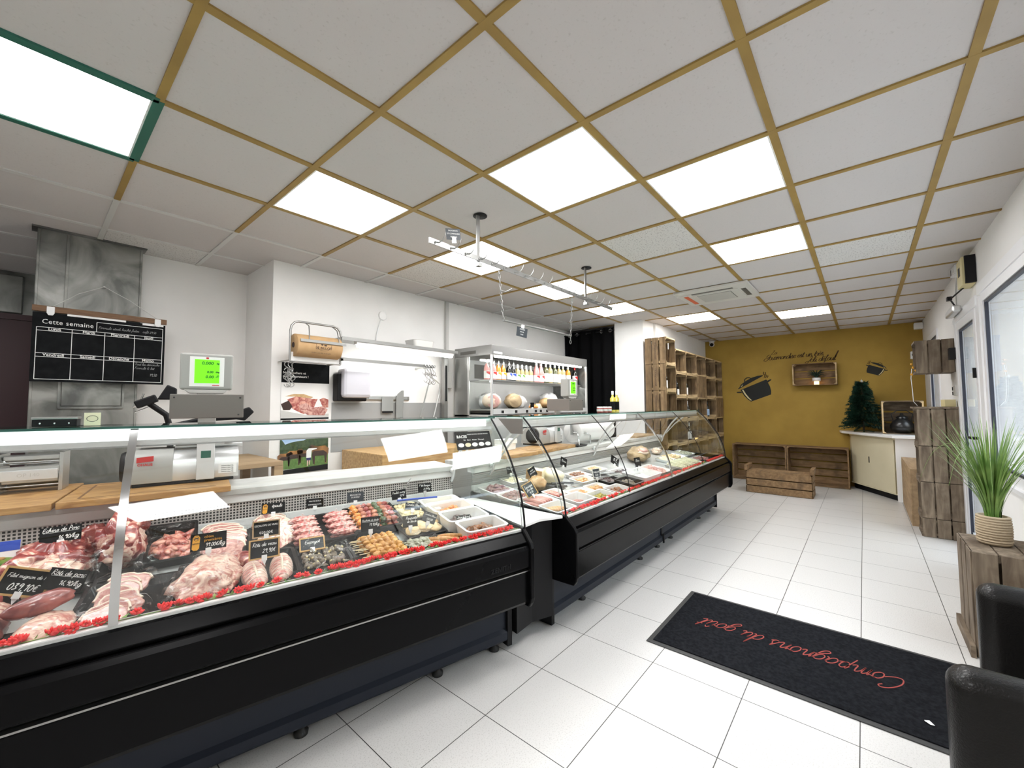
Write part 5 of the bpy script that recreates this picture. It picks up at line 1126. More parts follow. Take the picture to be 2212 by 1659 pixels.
def agnel(r, w, h):
    obj('orange_badge', MB().prism([(-w*.46+x, z) for x, z in [(.0, -h*.34), (w*.05, -h*.44), (w*.15, -h*.44), (w*.20, -h*.34), (w*.22, h*.28), (w*.17, h*.42), (w*.07, h*.42), (w*.02, h*.28)]], -.0022, -.0013, ax='Y'), 'orange_tag', r)
    obj('lamb_emblem', MB().tube([(-w*.34+h*.13*math.cos(a), -.0026, h*.24+h*.13*math.sin(a)) for a in [2*pi*k/14 for k in range(14)]], .0007, 4, True).prism([(-w*.40, h*.22), (-w*.37, h*.29), (-w*.31, h*.28), (-w*.28, h*.31), (-w*.29, h*.24), (-w*.31, h*.18), (-w*.33, h*.22), (-w*.37, h*.22), (-w*.38, h*.17)], -.0028, -.0022, ax='Y'), 'ink', r)
    text('badge_text', 'agneau', h*.13, T(-w*.35, -.0026, -h*.04, rx=90), 'ink', r)
def bluef(r, w, h):
    obj('blue_header', MB().box(-w/2, w/2, -.002, -.0012, h*.18, h/2), 'blue_print', r); obj('meadow', MB().prism([(-w/2, -h/2), (w/2, -h/2), (w/2, -h*.08), (0, h*.02), (-w/2, -h*.12)], -.002, -.0012, ax='Y'), 'garland_leaf', r)
    obj('cattle', MB().ball((.0, -.002, -.004), (.018, .0008, .006), 8, 4), 'wood_frame', r)
sign(S1(-.55, 2.24, .78), .095, .105, 'blue and green printed leaflet card at the far left edge', [], 'paper', tiltx=-8, extra=bluef, name='leaflet', cat='leaflet')
sign(S1(-.400, 2.22, .838, rz=6), .105, .055, 'black sign reading Echine de Porc, above the huge pork shoulder', [('Echine de Porc', .34, 0, .20), ('16,90/kg', .30, .18, -.32)], extra=rule)
sign(S1(-.432, 1.99, .750, rz=8), .105, .070, 'tilted wooden-framed slate for Filet mignon, front left', [('Filet mignon de P.', .24, 0, .16), ('039,10€', .34, .02, -.34)], frame='wood_frame', ry=24)
sign(S1(-.340, 1.98, .738, rz=6), .095, .065, 'tilted black sign reading Rôti de porc, right of the tenderloin slate', [('Rôti de porc', .30, 0, .18), ('16,90/kg', .26, .15, -.25)], ry=22, extra=rule)
sign(S1(-.200, 2.33, .860, rz=-6), .095, .05, 'dark wood-edged price slate behind the pork rib rack', [('0,00€', .5, .05, -.2)], frame='oak', ry=8)
sign(S1(.035, 1.99, .785, rz=-3), .112, .062, 'black sign with an orange badge reading côtes premières', [('99.00€/kg', .26, .18, -.30)], extra=lambda r, w, h: (agnel(r, w, h), text('lettering', 'côtes', h*.22, T(-w*.0, -.0018, h*.28, rx=90), 'orange_tag', r), text('lettering', 'premières', h*.22, T(w*.12, -.0018, h*.08, rx=90), 'orange_tag', r)))
sign(S1(.236, 2.08, .775, rz=-4), .092, .058, 'dark wood-framed slate reading ESCALOPE DE VEAU', [('ESCALOPE DE VEAU', .15, 0, .16)], frame='oak', hw=False, extra=lambda r, w, h: text('digits', '020.00€', h*.26, T(0, -.0018, -h*.26, rx=90), 'chalk', r))
sign(S1(.208, 1.875, .752, rz=-4), .092, .062, 'pale wood-framed slate reading Rôti de veau 29,90', [('Rôti de veau', .28, 0, .16), ('29,90€', .28, .16, -.24)], frame='wood_frame')
sign(S1(.292, 2.33, .805, rz=-8), .10, .050, 'black card with an orange badge behind the veal chops', [('épaule', .3, .15, .1)], extra=agnel)
sign(S1(.487, 2.37, .795, rz=-10), .082, .046, 'black sign reading MINI DE BOEUF behind the minced patties', [('MINI DE BOEUF', .16, 0, .12), ('PARMESAN 22.90€', .15, 0, -.25)], hw=False)
sign(S1(.690, 2.36, .800, rz=-12), .085, .052, 'grey price sign behind the beef skewers', [('BROCHETTE', .17, 0, .12), ('DE BOEUF', .16, 0, -.12)], 'slate_blue', hw=False)
sign(S1(.633, 1.93, .760, rz=-10), .082, .062, 'black sign reading Brochette de dinde standing in the chicken skewers', [('Brochette de dinde', .20, 0, .20), ('19,90/kg', .22, .2, -.15)], extra=rule)
sign(S1(.930, 2.34, .785, rz=-12), .082, .052, 'black tilted sign behind the curried chicken', [('Poulet curry', .26, 0, .12), ('18,90', .26, .2, -.25)], ry=-6)
sign(S1(1.125, 2.41, .79, rz=-12), .082, .052, 'black sign standing behind the farthest white dish', [('Pâté basque', .26, 0, .16), ('21,90/kg', .24, .15, -.22)], foot='chrome', pin=.05)
sign(S1(.930, 2.14, .755, rz=-10), .082, .036, 'narrow grey sign between the curry and the breaded cutlets', [('Cordon bleu', .36, 0, .05)], 'slate_blue', ry=10)
sign(S1(.832, 1.945, .735, rz=-10), .072, .055, 'small black sign above the herb-coated pieces', [('Paupiette', .26, .1, .16), ('de dinde', .22, .1, -.12)])
sign(S1(.935, 1.945, .735, rz=-14), .070, .050, 'black sign leaning over the golden fillets', [('Cordons bleus', .24, 0, .16), ('060,00', .26, .05, -.24)], 'slate_blue', ry=24)
sign(S1(1.14, 1.955, .700, rz=-12), .080, .030, 'flat black sign lying in the dish of dark stewed meat', [('Joue de boeuf', .4, 0, -.1)], tiltx=-50, pin=.018)
sign(S1(.400, 1.985, .702, rz=-6), .090, .052, 'wood-framed slate lying under film at the back of the snails', [('Escargot', .3, 0, .05)], 'slate_blue', frame='wood_frame', tiltx=-45)
# information panel hanging under the canopy end
r = thing('info_panel', 'black information panel with five white ovals, under the end of the near canopy', 'sign', L1(1.235, 2.005, 1.105, rx=-22))
obj('panel', MB().box(-.115, .115, -.0015, .0015, -.052, .05), 'black', r)
for k in range(5): obj('oval', MB().lathe([(0, 0), (.019, 0)], 18, T(-.088+.044*k, -.0020, -.026, rx=90, s=(1, .62, 1)), cap=False), 'paper' if k != 1 else 'cream', r)
text('heading', 'RACES', .022, T(-.075, -.0018, .022, rx=90), 'chalk', r, bold=.0008); text('small_print', 'VIANDE BOVINE ORIGINE FRANCE', .009, T(.03, -.0018, .034, rx=90), 'chalk', r)
text('small_print', 'Né   Élevé   Abattu   Découpé', .011, T(.0, -.0018, .002, rx=90), 'chalk', r)
# ---- far counter
tg = 'white dishes in the far counter'
def dish2(x, y, label, hx=.118, hy=.075, h=.062, rz=0): return dish(D2(x, y, rz=rz), label, hx, hy, h, grp=tg)
for i, (x, y, lb) in enumerate(((2.155, 1.99, 'oval white dish of dark red chopped liver, back left of the far counter'), (2.155, 1.815, 'white dish of pale liver slices at the near end of the far counter'))):
    dish(D2(x, y), lb, .105, .085, .03, tg); heap(D2(x, y, .006), .088, .062, .035, 30, .016, ('dark red chopped liver in the back left dish', 'pale pink liver slices in the near end dish')[i], 'liver', 90+i, el=2)
def sausages(cx, cy, n, label, m='sausage', L=.14, a=25, grp=None):
    f = None
    for i in range(n):
        P = D2(cx-.05+.024*(i % 5), cy+.01*(i//5), .016+.02*(i//5), rz=a+rnd.uniform(-8, 8))
        if not f:
            f = tag(obj('sausage', MB().tube([(-.006, -L/2, 0), (0, -L/2+.01, 0), (.008, 0, .0), (0, L/2-.01, 0), (-.006, L/2, 0)], [.004, .011, .012, .011, .004], 10), m, M=P), label, 'sausage', grp or label)
        else: dup(f, P)
dish(D2(2.205, 1.645, rz=-4), 'white dish of fresh pink sausages with a framed slate', .135, .095, .035, tg); sausages(2.205, 1.645, 10, 'fresh pink sausage in the dish with the framed slate', grp='fresh sausages by the framed slate')
dish2(2.155, 1.475, 'white dish of brown sausages nearest the corner shelf', .11, .075, .06); sausages(2.155, 1.475, 9, 'browned sausage in the dish nearest the corner shelf', 'golden', .11, 60, 'browned sausages in the nearest far counter dish')
dish2(2.39, 1.475, 'deep white dish of pink thin sausages, second along the far glass', .11, .075, .075); sausages(2.39, 1.475, 9, 'thin pink sausage in the second far counter dish', 'strips', .10, 70, 'thin pink sausages in the second far counter dish')
dish(D2(2.44, 1.665), 'white dish of merguez sausages behind the thin pink ones', .09, .085, .04, tg); sausages(2.43, 1.665, 8, 'reddish merguez sausage in the middle row', 'strips', .12, 10, 'merguez sausages in the middle row')
tray(D2(2.36, 2.0, rz=-3), .095, .07, .06, 'grey tub of cheese cubes behind the wrapped cheese', 'conduit_grey'); heap(D2(2.36, 2.0, .02), .085, .06, .055, 40, .012, 'yellow cheese cubes heaped in the grey tub', 'cheese', 31)
r = thing('wrapped_cheese', 'large round tan cheese wrapped in clear paper with a black tag', 'cheese', D2(2.47, 1.87)); obj('wheel', MB().ball((0, 0, .05), (.075, .065, .055), 24, 14, nz=.15, seed=2, flat=0), 'crust', r); obj('wrapper', MB().ball((0, 0, .052), (.082, .072, .062), 18, 12, nz=.3, seed=8, fq=4, flat=0), 'film', r)
r = thing('cheese_block', 'tall pale cheese block with a tan rind, behind the wrapped cheese', 'cheese', D2(2.58, 1.97, rz=20)); obj('paste', MB().box(-.05, .05, -.06, .06, 0, .12), 'cheese', r, bevel=.008); obj('rind', MB().box(-.056, -.05, -.062, .062, 0, .122), 'crust', r)
roast(D2(2.70, 1.90, rz=20), (.05, .09, .075), 'greenish-white blue cheese wheel cut open, right of the wrapped cheese', 'cheese', 44, name='blue_cheese', cat='cheese')
tray(D2(2.50, 1.85), .17, .11, .018, 'black tray under the cheeses')
kn = None
for i, (x, y, a) in enumerate(((2.66, 1.755, -30), (2.62, 1.70, -28), (2.74, 1.72, -35))):
    P = D2(x, y, .05, rz=a); lb = 'cheese knife with a dark handle, %s of the three' % ('left', 'front', 'right')[i]
    if not kn:
        kn = thing('cheese_knife', lb, 'knife', P, group='dark-handled cheese knives'); obj('blade', MB().prism([(0, -.008), (.12, -.006), (.125, .0), (.12, .008), (0, .008)], -.001, .001), 'chrome', kn); obj('handle', MB().cyl((-.10, 0, 0), (0, 0, 0), .009), 'ink', kn)
    else: dup(kn, P, lb)
fd = [(2.64, 1.44, 'third along the far glass, of grilled courgettes', 'olive', 'grilled green and yellow courgettes', .065), (2.90, 1.44, 'fourth along the far glass, of sun-dried tomatoes', 'stew', 'sun-dried red tomatoes', .065),
      (2.62, 1.585, 'of orange peppers in the middle row', 'orange_dish', 'orange pepper strips', .04), (2.87, 1.585, 'of grilled artichokes in the middle row', 'golden', 'golden grilled artichokes', .04),
      (2.92, 1.745, 'of potato gratin slices, behind the artichokes', 'golden', 'browned gratin slices', .055), (3.10, 1.90, 'of terrine slices near the back', 'stew', 'brown terrine slices', .03), (3.45, 1.93, 'with a round pale cheese tart at the back', 'escalope', 'pale yellow cheese tart pieces', .03)]
for i, (x, y, a, m, b, h) in enumerate(fd):
    dish2(x, y, 'white dish '+a, .118, .068 if h > .04 else .072, h); heap(D2(x, y, .008), .085, .042, h*.8, 26, .014, b+' in a white dish of the far counter', m, 60+i, el=1.8)
tray(D2(3.14, 1.46), .105, .085, .085, 'deep black dish of stuffed mushrooms, fifth along the far glass'); heap(D2(3.14, 1.46, .03), .085, .065, .055, 30, .012, 'brown stuffed mushrooms in the deep black dish', 'snail', 71)
tray(D2(3.15, 1.66), .12, .10, .05, 'wide black dish of dark olives with serving tongs'); heap(D2(3.15, 1.66, .015), .10, .08, .035, 40, .010, 'dark olives in the wide black dish', 'darkstew', 72)
dish2(3.46, 1.49, 'very large deep white tub, sixth along the far glass', .19, .105, .10); heap(D2(3.46, 1.49, .02), .16, .08, .055, 24, .018, 'white creamy salad in the large deep tub', 'paper', 73)
dish2(3.55, 1.70, 'white dish of black olives behind the large tub', .15, .08, .05); heap(D2(3.55, 1.70, .01), .12, .06, .045, 40, .010, 'black olives in the white dish behind the large tub', 'darkstew', 74)
tongs = None
for i, (x, y, h, a) in enumerate(((3.06, 1.60, .08, -20), (3.20, 1.66, .075, -28), (3.62, 1.60, .09, 25))):
    P = D2(x, y, h, rz=a); lb = 'pair of metal serving tongs, %s' % ('over the black dish, nearest', 'over the black dish, farther', 'resting on the dish of black olives')[i]
    if not tongs: tongs = tag(obj('serving_tongs', MB().tube([(-.13, -.012, 0), (.0, -.010, .008), (.11, 0, .012), (.0, .010, .008), (-.13, .014, 0)], .0032, 6), 'chrome', M=P), lb, 'tongs', 'serving tongs')
    else: dup(tongs, P, lb)
r = thing('dry_ham', 'large bone-in dry ham with a cut pink face in the far counter', 'ham', D2(4.42, 1.93, rz=8))
obj('ham_body', MB().ball((0, 0, .07), (.22, .11, .085), 32, 18, nz=.25, seed=91, fq=1.6, flat=0), 'ham_rind', r); obj('shank', MB().tube([(.12, 0, .06), (.28, .02, .045), (.36, .03, .035)], [.05, .032, .022], 12), 'ham_rind', r)
obj('cut_face', MB().ball((-.06, -.04, .125), (.085, .060, .035), 20, 10, nz=.2, seed=93), 'ham_pink', r); obj('fat_edge', MB().ball((-.055, -.035, .113), (.105, .078, .034), 20, 10, nz=.25, seed=94), 'fat', r)
tray(D2(4.06, 1.60, rz=2), .16, .13, .03, 'blue-lined white dish between the large tub and the asparagus', 'dish_white'); heap(D2(4.06, 1.60, .008), .14, .11, .025, 30, .016, 'sliced charcuterie on the blue-lined dish', 'ham_pink', 81, el=2)
asp = None
tray(D2(4.62, 1.50), .34, .10, .05, 'long shallow tray of white asparagus near the far end', 'dish_white')
for i in range(22):
    P = D2(4.36+.026*i, 1.50, .045+.008*(i % 3), rz=rnd.uniform(-12, 12))
    if not asp: asp = tag(obj('asparagus_spear', MB().tube([(0, -.085, 0), (0, .03, .002), (.002, .075, .004), (.002, .095, .004)], [.0075, .008, .008, .002], 8), 'asparagus', M=P), 'white asparagus spear in the long tray near the far end', 'vegetable', 'asparagus spears in the long tray')
    else: dup(asp, P)
trays = ((5.02, 1.76, .20, .10, 'escalope', 'pale terrine slices with red jelly, behind the asparagus'), (5.30, 1.50, .15, .11, 'liver', 'dark red pâté squares at the far end by the glass'), (5.45, 1.78, .14, .11, 'herb', 'green and white salad at the far end'), (4.75, 1.74, .12, .09, 'cheese', 'pale fish fillets left of the terrine slices'))
for i, (x, y, hx, hy, m, b) in enumerate(trays):
    tray(D2(x, y), hx, hy, .03, 'shallow grey tray under the '+b.split(',')[0].split(' at the')[0], 'alu'); heap(D2(x, y, .008), hx*.88, hy*.85, .03, 40, .014, b, m, 84+i, el=1.8)
heap(D2(5.10, 1.99, .0), .10, .05, .07, 36, .016, 'white wrinkled veal sweetbreads heaped at the back near the far end', 'fat', 99, name='sweetbreads')
def S2(x, y, z, rz=0): return T(x, y, z, rz=rz)
sign(S2(2.36, 2.03, .815, rz=-22), .06, .055, 'brown-black tag at the back of the cheese cubes', [('Mimolette', .22, 0, .1)])
sign(S2(2.46, 1.90, .800, rz=-10), .072, .070, 'tilted black tag stuck in the wrapped cheese', [('SAINT', .16, 0, .12), ('NECTAIRE', .15, 0, -.12)], hw=False, ry=-22)
sign(S2(2.17, 1.70, .745, rz=-8), .085, .085, 'wood-framed slate standing in the fresh sausages', [('Saucisse', .22, 0, .16), ('fraîche', .2, 0, -.08), ('14,90', .2, 0, -.32)], 'slate_blue', frame='wood_frame', ry=-16, tiltx=-30)
sign(S2(3.08, 2.03, .800, rz=-14), .080, .075, 'dark tag leaning on the louvred back of the far counter', [('Terrine', .24, 0, 0)], ry=24)
sign(S2(3.00, 1.665, .745, rz=-14), .075, .075, 'grey-framed tag behind the grilled artichokes', [('Antipasti', .22, 0, .12), ('25,00', .22, 0, -.2)], 'slate_blue', frame='conduit_grey')
sign(S2(3.60, 1.80, .775, rz=-14), .12, .075, 'black and white tilted tag right of the tart', [('11 E', .5, 0, -.1)], ry=28)
sign(S2(3.72, 1.63, .765, rz=-14), .085, .085, 'square black tag behind the black olives', [('Olives', .26, 0, .05)])
# ================================================================ CRATES, RIGHT SIDE
def crate_parts(r, L, W_, Hh, m='crate', slats=3, bslats=3, edge='crate_edge', th=.009, gap=.16):
    """open wooden crate: length L along x, width along y, open side up (+z)"""
    for sx in (-1, 1):
        e = MB(); x = sx*(L/2-.006)
        k = 3; hh = Hh/k
        for i in range(k): e.box(x-.006, x+.006, -W_/2+.012, W_/2-.012, i*hh+.003, (i+1)*hh-.003)
        obj('end_board', e, m, r, bevel=.0015)
    for sy in (-1, 1):
        s_ = MB(); y = sy*(W_/2-th/2); hh = Hh/slats
        for i in range(slats): s_.box(-L/2, L/2, y-th/2, y+th/2, i*hh+hh*gap*.35, (i+1)*hh-hh*gap*.35)
        obj('side_slats', s_, m, r, bevel=.0015)
    b = MB(); ww = W_/bslats
    for i in range(bslats): b.box(-L/2, L/2, -W_/2+i*ww+ww*gap*.5, -W_/2+(i+1)*ww-ww*gap*.5, -.001, .009)
    obj('bottom_slats', b, m, r, bevel=.0015)
    for sx in (-1, 1):
        for sy in (-1, 1): obj('corner_post', MB().prism([(sx*(L/2-.013), sy*(W_/2-th-.001)), (sx*(L/2-.040), sy*(W_/2-th-.001)), (sx*(L/2-.013), sy*(W_/2-th-.028))], .010, Hh-.001), edge, r)
    for a in ((-L/2-.001, -L/2+.016), (L/2-.016, L/2+.001)): obj('rim_batten', MB().box(a[0], a[1], -W_/2+.01, W_/2-.01, Hh-.030, Hh+.002), edge, r)
    return r
def crate(M, L, W_, Hh, label, grp=None, m='crate', **k): return crate_parts(thing('wooden_crate', label, 'crate', M, group=grp), L, W_, Hh, m, **k)
# a crate's own x, y, z axes laid along the given world directions
def frame_mat(ox, oy, oz, ax, ay, az):
    m = Matrix((Vector(ax), Vector(ay), Vector(az))).transposed().to_4x4(); m.translation = (ox, oy, oz); return m
# --- wine rack: crates on end (length vertical), open towards -y
cols = [5.945, 6.40, 6.93, 7.42, 8.00, 8.47]; rows = [2.10, 1.76, 1.415, 1.075, .735, .395, .055]
ci = 0; RW = ('top', 'second', 'third', 'fourth', 'fifth', 'lowest'); CW = ('nearest', 'second', 'middle', 'fourth', 'farthest')
for j in range(6):
    for i in range(5):
        x0, x1 = cols[i]+.004, cols[i+1]-.004; z1, z0 = rows[j]-.003, rows[j+1]+.003
        lb = 'weathered wine rack crate, %s row, %s column from the pillar' % (RW[j], CW[i])
        if (i, j) in ((2, 1), (4, 2)):
            # turned crate, its slatted side to the room
            crate(frame_mat((x0+x1)/2, 2.001, (z0+z1)/2, (0, 0, 1), (-1, 0, 0), (0, 1, 0)), z1-z0, x1-x0, .28, lb.replace('weathered', 'turned'), 'wine rack crates')
        else:
            crate(frame_mat((x0+x1)/2, 2.288, (z0+z1)/2, (0, 0, 1), (1, 0, 0), (0, -1, 0)), z1-z0, x1-x0, .28, lb, 'wine rack crates')
# --- tall stack in front of the pillar
for j in range(6):
    z1 = 2.22-.365*j; z0 = z1-.362
    r = crate(frame_mat(5.74, 2.298, (z0+z1)/2, (0, 0, 1), (1, 0, 0), (0, -1, 0)), z1-z0, .37, .298, 'pale wooden crate, %s of the tall stack beside the white pillar' % (RW[j] if j else 'topmost'), 'stacked crates beside the pillar', gap=.22)
    if j < 4:
        text('stencil', 'LA BONNARDIERE', .034, T(0, -.1855, .150, rx=90, ry=0) @ T(rz=180), 'cow_dark', r, sx=.86, shear=0); text('stencil', 'ARBORICULTEUR', .018, T(0, -.1855, .185, rx=90) @ T(rz=180), 'cow_dark', r, sx=.86)
# bottles standing in the rack
def rack_bottle(x, z, label, cap='white_plastic', lab='paper', kind='wine', liquid='wine_dark', y=2.10): return bottle(kind, T(x, y, z, rz=0), liquid, label, lab, cap, grp='bottles in the wine rack')
rack_bottle(5.70, 1.870, 'white-capped bottle in the top crate of the tall stack')
rack_bottle(5.76, 1.505, 'bottle with a red neck in the second crate of the tall stack', 'red_print')
rack_bottle(6.02, 1.770, 'dark bottle with a pale cap at the left of the top row', 'white_plastic', 'slate')
rack_bottle(6.20, 1.43, 'dark bottle standing in the nearest crate of the second row', 'cow_dark', 'slate')
rack_bottle(6.52, 1.43, 'white-capped bottle with a white label, left of a pair in the rack'); rack_bottle(6.63, 1.43, 'white-capped bottle with a white label, right of a pair in the rack')
rack_bottle(6.68, 1.09, 'bottle with a long white cap in the third row of the rack'); rack_bottle(7.60, 1.43, 'small bottle with a white label in the fourth column of the rack', 'ink')
rack_bottle(7.60, 1.09, 'dark bottle with a pale blue label, left of a pair in the rack', 'ink', 'sky_print'); rack_bottle(7.76, 1.09, 'dark bottle with a pale blue label, right of a pair in the rack', 'ink', 'sky_print')
rack_bottle(6.14, .41, 'bottle with a pale blue label seen through the counter glass, left', 'ink', 'sky_print'); rack_bottle(6.24, .41, 'bottle with a pale blue label seen through the counter glass, right', 'ink', 'sky_print')
rack_bottle(6.56, .41, 'white-labelled bottle in a lower rack crate, left', 'ink'); rack_bottle(6.70, .41, 'white-labelled bottle in a lower rack crate, right', 'ink')
rack_bottle(6.60, .75, 'white-capped bottle above the far counter canopy, left'); rack_bottle(6.74, .75, 'white-capped bottle above the far counter canopy, right')
tag(obj('shelf_label', MB().box(5.955, 6.03, 1.996, 2.0, 1.44, 1.52), 'paper'), 'white paper label on the edge between the tall stack and the rack', 'label')
# --- ochre wall: box with plant, lettering, painted pots, benches
r = crate(frame_mat(8.497, .598, 1.787, (0, -1, 0), (0, 0, 1), (-1, 0, 0)), .585, .36, .20, 'wooden crate fixed to the ochre wall as a shelf, with a plant inside', m='crate_brown', edge='crate_edge')
pt = thing('potted_succulent', 'small spiky green plant in a white pot inside the wall crate', 'plant', T(8.40, .575, 1.619))
obj('pot', MB().lathe([(.045, .055), (.055, .055), (.058, .11), (.0, .105)], 18), 'white_enamel', pt)
lf = MB(); rnd = random.Random(6)
for k in range(26):
    a = 360*k/26; lf.tube([(0, 0, 0), (.03, 0, .045+.02*(k % 3)), (.075, 0, .07+.03*(k % 3)), (.12+.02*(k % 2), 0, .04+.04*(k % 3))], [.007, .007, .005, .001], 5, M=T(0, 0, .10, rz=a))
obj('leaves', lf, 'leaf_dark', pt)
tag(obj('candle_holder', MB().lathe([(.0, 0), (.034, 0), (.034, .05), (0, .05)], 16), 'candle', M=T(8.40, .575, 1.618)), 'small glowing amber glass under the plant in the wall crate', 'candle')
wt = thing('wall_lettering', 'dark calligraphic French quote painted on the ochre wall above the crate shelf', 'lettering', T(8.4985, 0, 0))
q = MB()
def wtext(s, size, y, z, rot=0, **k): hand(q, s, size, 0, 0, M=T(0, y, z) @ Euler((R(90), 0, R(-90))).to_matrix().to_4x4() @ T(rz=rot), nib=1, w=.10, slant=.35, **k)
wtext('La', .07, 1.21, 2.172, rot=3); wtext('Gourmandise est un très', .094, 1.325, 2.074, rot=2.2, sp=.80); wtext('Joli défaut', .092, .71, 2.002, rot=2.2, sp=.84); hand(q, '!', .13, 0, 0, M=T(0, .36, 2.01) @ Euler((R(90), 0, R(-90))).to_matrix().to_4x4(), w=.14, slant=.35)
obj('painted_words', q, 'wall_ink', wt)
def potpoly(name, pts, m, r, cx, cz, s, flip=1, t=.0006, rot=0):
    c, n_ = math.cos(R(rot)), math.sin(R(rot))
    return obj(name, MB().prism([(cy_, cz_) for cy_, cz_ in [(-(x*c-z*n_)*s*flip+cx, (x*n_+z*c)*s+cz) for x, z in pts]], -t, 0, ax='X'), m, r)
def pot_art(label, cx, cz, s, flip):
    r = thing('painted_pot', label, 'wall painting', T(8.4985, 0, 0)); u = 1/1000
    P = lambda L: [((x-1000)*u, (900-z)*u) for x, z in L]
    potpoly('pot_shape', P([(380, 1010), (1410, 570), (1440, 600), (1470, 700), (1540, 860), (1580, 1060), (1570, 1210), (820, 1500), (700, 1400), (580, 1260), (500, 1120), (440, 1000)]), 'wall_pot', r, cx, cz, s, flip)
    potpoly('lid_shape', P([(335, 930), (350, 955), (1300, 410), (1300, 380), (1100, 400), (870, 470), (620, 620), (450, 760), (390, 880)]), 'wall_pot', r, cx, cz, s, flip)
    potpoly('highlight', P([(490, 985), (540, 975), (640, 1170), (760, 1340), (860, 1445), (820, 1455), (700, 1350), (580, 1180)]), 'cream_box', r, cx, cz, s, flip, .0012)
    potpoly('highlight', P([(430, 870), (540, 735), (500, 830)]), 'cream_box', r, cx, cz, s, flip, .0012)
    potpoly('pot_ear', P([(1420, 640), (1560, 565), (1610, 590), (1480, 700)]), 'wall_pot', r, cx, cz, s, flip); potpoly('pot_ear', P([(270, 1090), (300, 1065), (460, 1060), (490, 1125), (310, 1125)]), 'wall_pot', r, cx, cz, s, flip)
    def wavy(L, w_): 
        pts = spl([((x-1000)*u, (900-z)*u) for x, z in L], 4); m = MB()
        m.tube([(-.0004, -x*s*flip+cx, z*s+cz) for x, z in pts], w_*s, 5); return m
    obj('lid_handle', wavy([(600, 630), (610, 540), (700, 470), (800, 470), (850, 520)], .018), 'wall_pot', r)
    for L in ([(1335, 240), (1320, 320), (1370, 400), (1340, 490)], [(1395, 260), (1395, 340), (1425, 420), (1385, 510)], [(1480, 400), (1480, 450), (1450, 500)]): obj('steam', wavy(L, .016), 'wall_ink', r)
pot_art('large black cooking pot silhouette painted on the ochre wall', 1.475, 1.60, .42, 1)
pot_art('small black cooking pot silhouette painted above the fir tree', -.165, 1.845, .19, -1)
for (y0, y1, lb) in ((1.0, 1.80, 'left long wooden crate shelf on the floor against the ochre wall'), (.20, .995, 'right long wooden crate shelf on the floor against the ochre wall')):
    r = crate(frame_mat(8.46, (y0+y1)/2, .305, (0, -1, 0), (0, 0, 1), (-1, 0, 0)), y1-y0-.004, .605, .34, lb, 'long crate shelves by the ochre wall', m='crate_brown', edge='crate_brown', slats=3, bslats=5, gap=.16)
# crate bench
r = thing('crate_bench', 'low brown crate bench with a slatted top in front of the long crate shelves', 'bench', T(7.17, .975, 0))
for k in range(3):
    z = .005+.105*k
    obj('front_slat', MB().box(-.175, -.163, -.405, .405, z, z+.092), 'crate_brown', r, bevel=.002); obj('back_slat', MB().box(.163, .175, -.405, .405, z, z+.092), 'crate_brown', r, bevel=.002)
    for sy in (-1, 1): obj('end_slat', MB().box(-.175, .175, sy*.400-.006, sy*.400+.006, z, z+.092), 'crate_brown', r, bevel=.002)
for k in range(5): obj('seat_slat', MB().box(-.16+.066*k, -.10+.066*k, -.385, .385, .305, .317), 'crate_brown', r, bevel=.002)
for sy in (-1, 1): obj('end_rail', MB().box(-.175, .175, sy*.40-.022, sy*.40+.022, .32, .395), 'crate_brown', r, bevel=.003)
# corner cupboard
K = [(8.47, .27), (8.35, .24), (7.50, -.295), (7.50, -.695), (8.49, -.695), (8.49, .27)]
r = thing('corner_cupboard', 'cream corner cupboard with sliding doors, white top and black plinth', 'cupboard')
obj('carcass', MB().prism([(8.45, .185), (8.37, .165), (7.53, -.31), (7.53, -.685), (8.48, -.685), (8.48, .185)], .085, .84), 'cream', r)
obj('plinth', MB().prism([(8.45, .15), (8.38, .14), (7.57, -.32), (7.57, -.68), (8.47, -.68), (8.47, .15)], .0, .085), 'black', r)
obj('worktop', MB().prism([(8.49, .31), (8.33, .28), (7.44, -.27), (7.44, -.695), (8.49, -.695)], .84, .875), 'white_enamel', r, bevel=.003)
obj('side_panel', MB().box(7.515, 7.53, -.69, -.30, .0, .84), 'white_enamel', r)
dv = Vector((7.53-8.37, -.31-.165, 0)); dl = dv.length; ang = math.degrees(math.atan2(dv.y, dv.x))
MD = T(8.37, .165, 0, rz=ang)
for k, (a, b) in enumerate(((.02, dl*.5), (dl*.49, dl-.02))):
    o = obj('sliding_door', MB().box(a, b, -.014-.008*k, -.004-.008*k, .10, .81, MD), 'cream', r, bevel=.002)
    if k == 0: obj('finger_pull', MB().box(b-.07, b-.05, -.0165, -.013, .44, .53, MD), 'black', o, bevel=.002)
obj('door_track', MB().box(0, dl, -.026, .0, .812, .838, MD).box(0, dl, -.026, .0, .086, .098, MD), 'cream', r)
# small fir tree
ft = thing('artificial_fir', 'small dark green artificial fir tree standing on the corner cupboard', 'tree', T(8.12, .01, .875))
obj('trunk', MB().cyl((0, 0, 0), (0, 0, .74), .012, 8, .005), 'bark', ft)
bm_ = MB(); rnd = random.Random(9)
for k in range(330):
    z = .09+.66*(k/330)**.9; rr = .235*(1-(z-.10)/.72)**.85+.03; a = rnd.uniform(0, 360); l = rr*rnd.uniform(.75, 1.08)
    M = T(0, 0, z, rz=a) @ T(ry=rnd.uniform(-8, 22))
    bm_.cyl(M @ Vector((0, 0, 0)), M @ Vector((l, 0, -.02*l)), .002, 4)
    for n_ in range(int(60*l/.25)+20):
        t = rnd.uniform(.15, 1)*l; q1 = rnd.uniform(0, 2*pi); s_ = .040
        bm_.add([(t, 0, 0), (t+s_*.7, s_*.75*math.cos(q1), s_*.75*math.sin(q1)), (t+.010, .004, .004)], [(0, 1, 2)], M)
obj('needles', bm_, 'pine', ft)
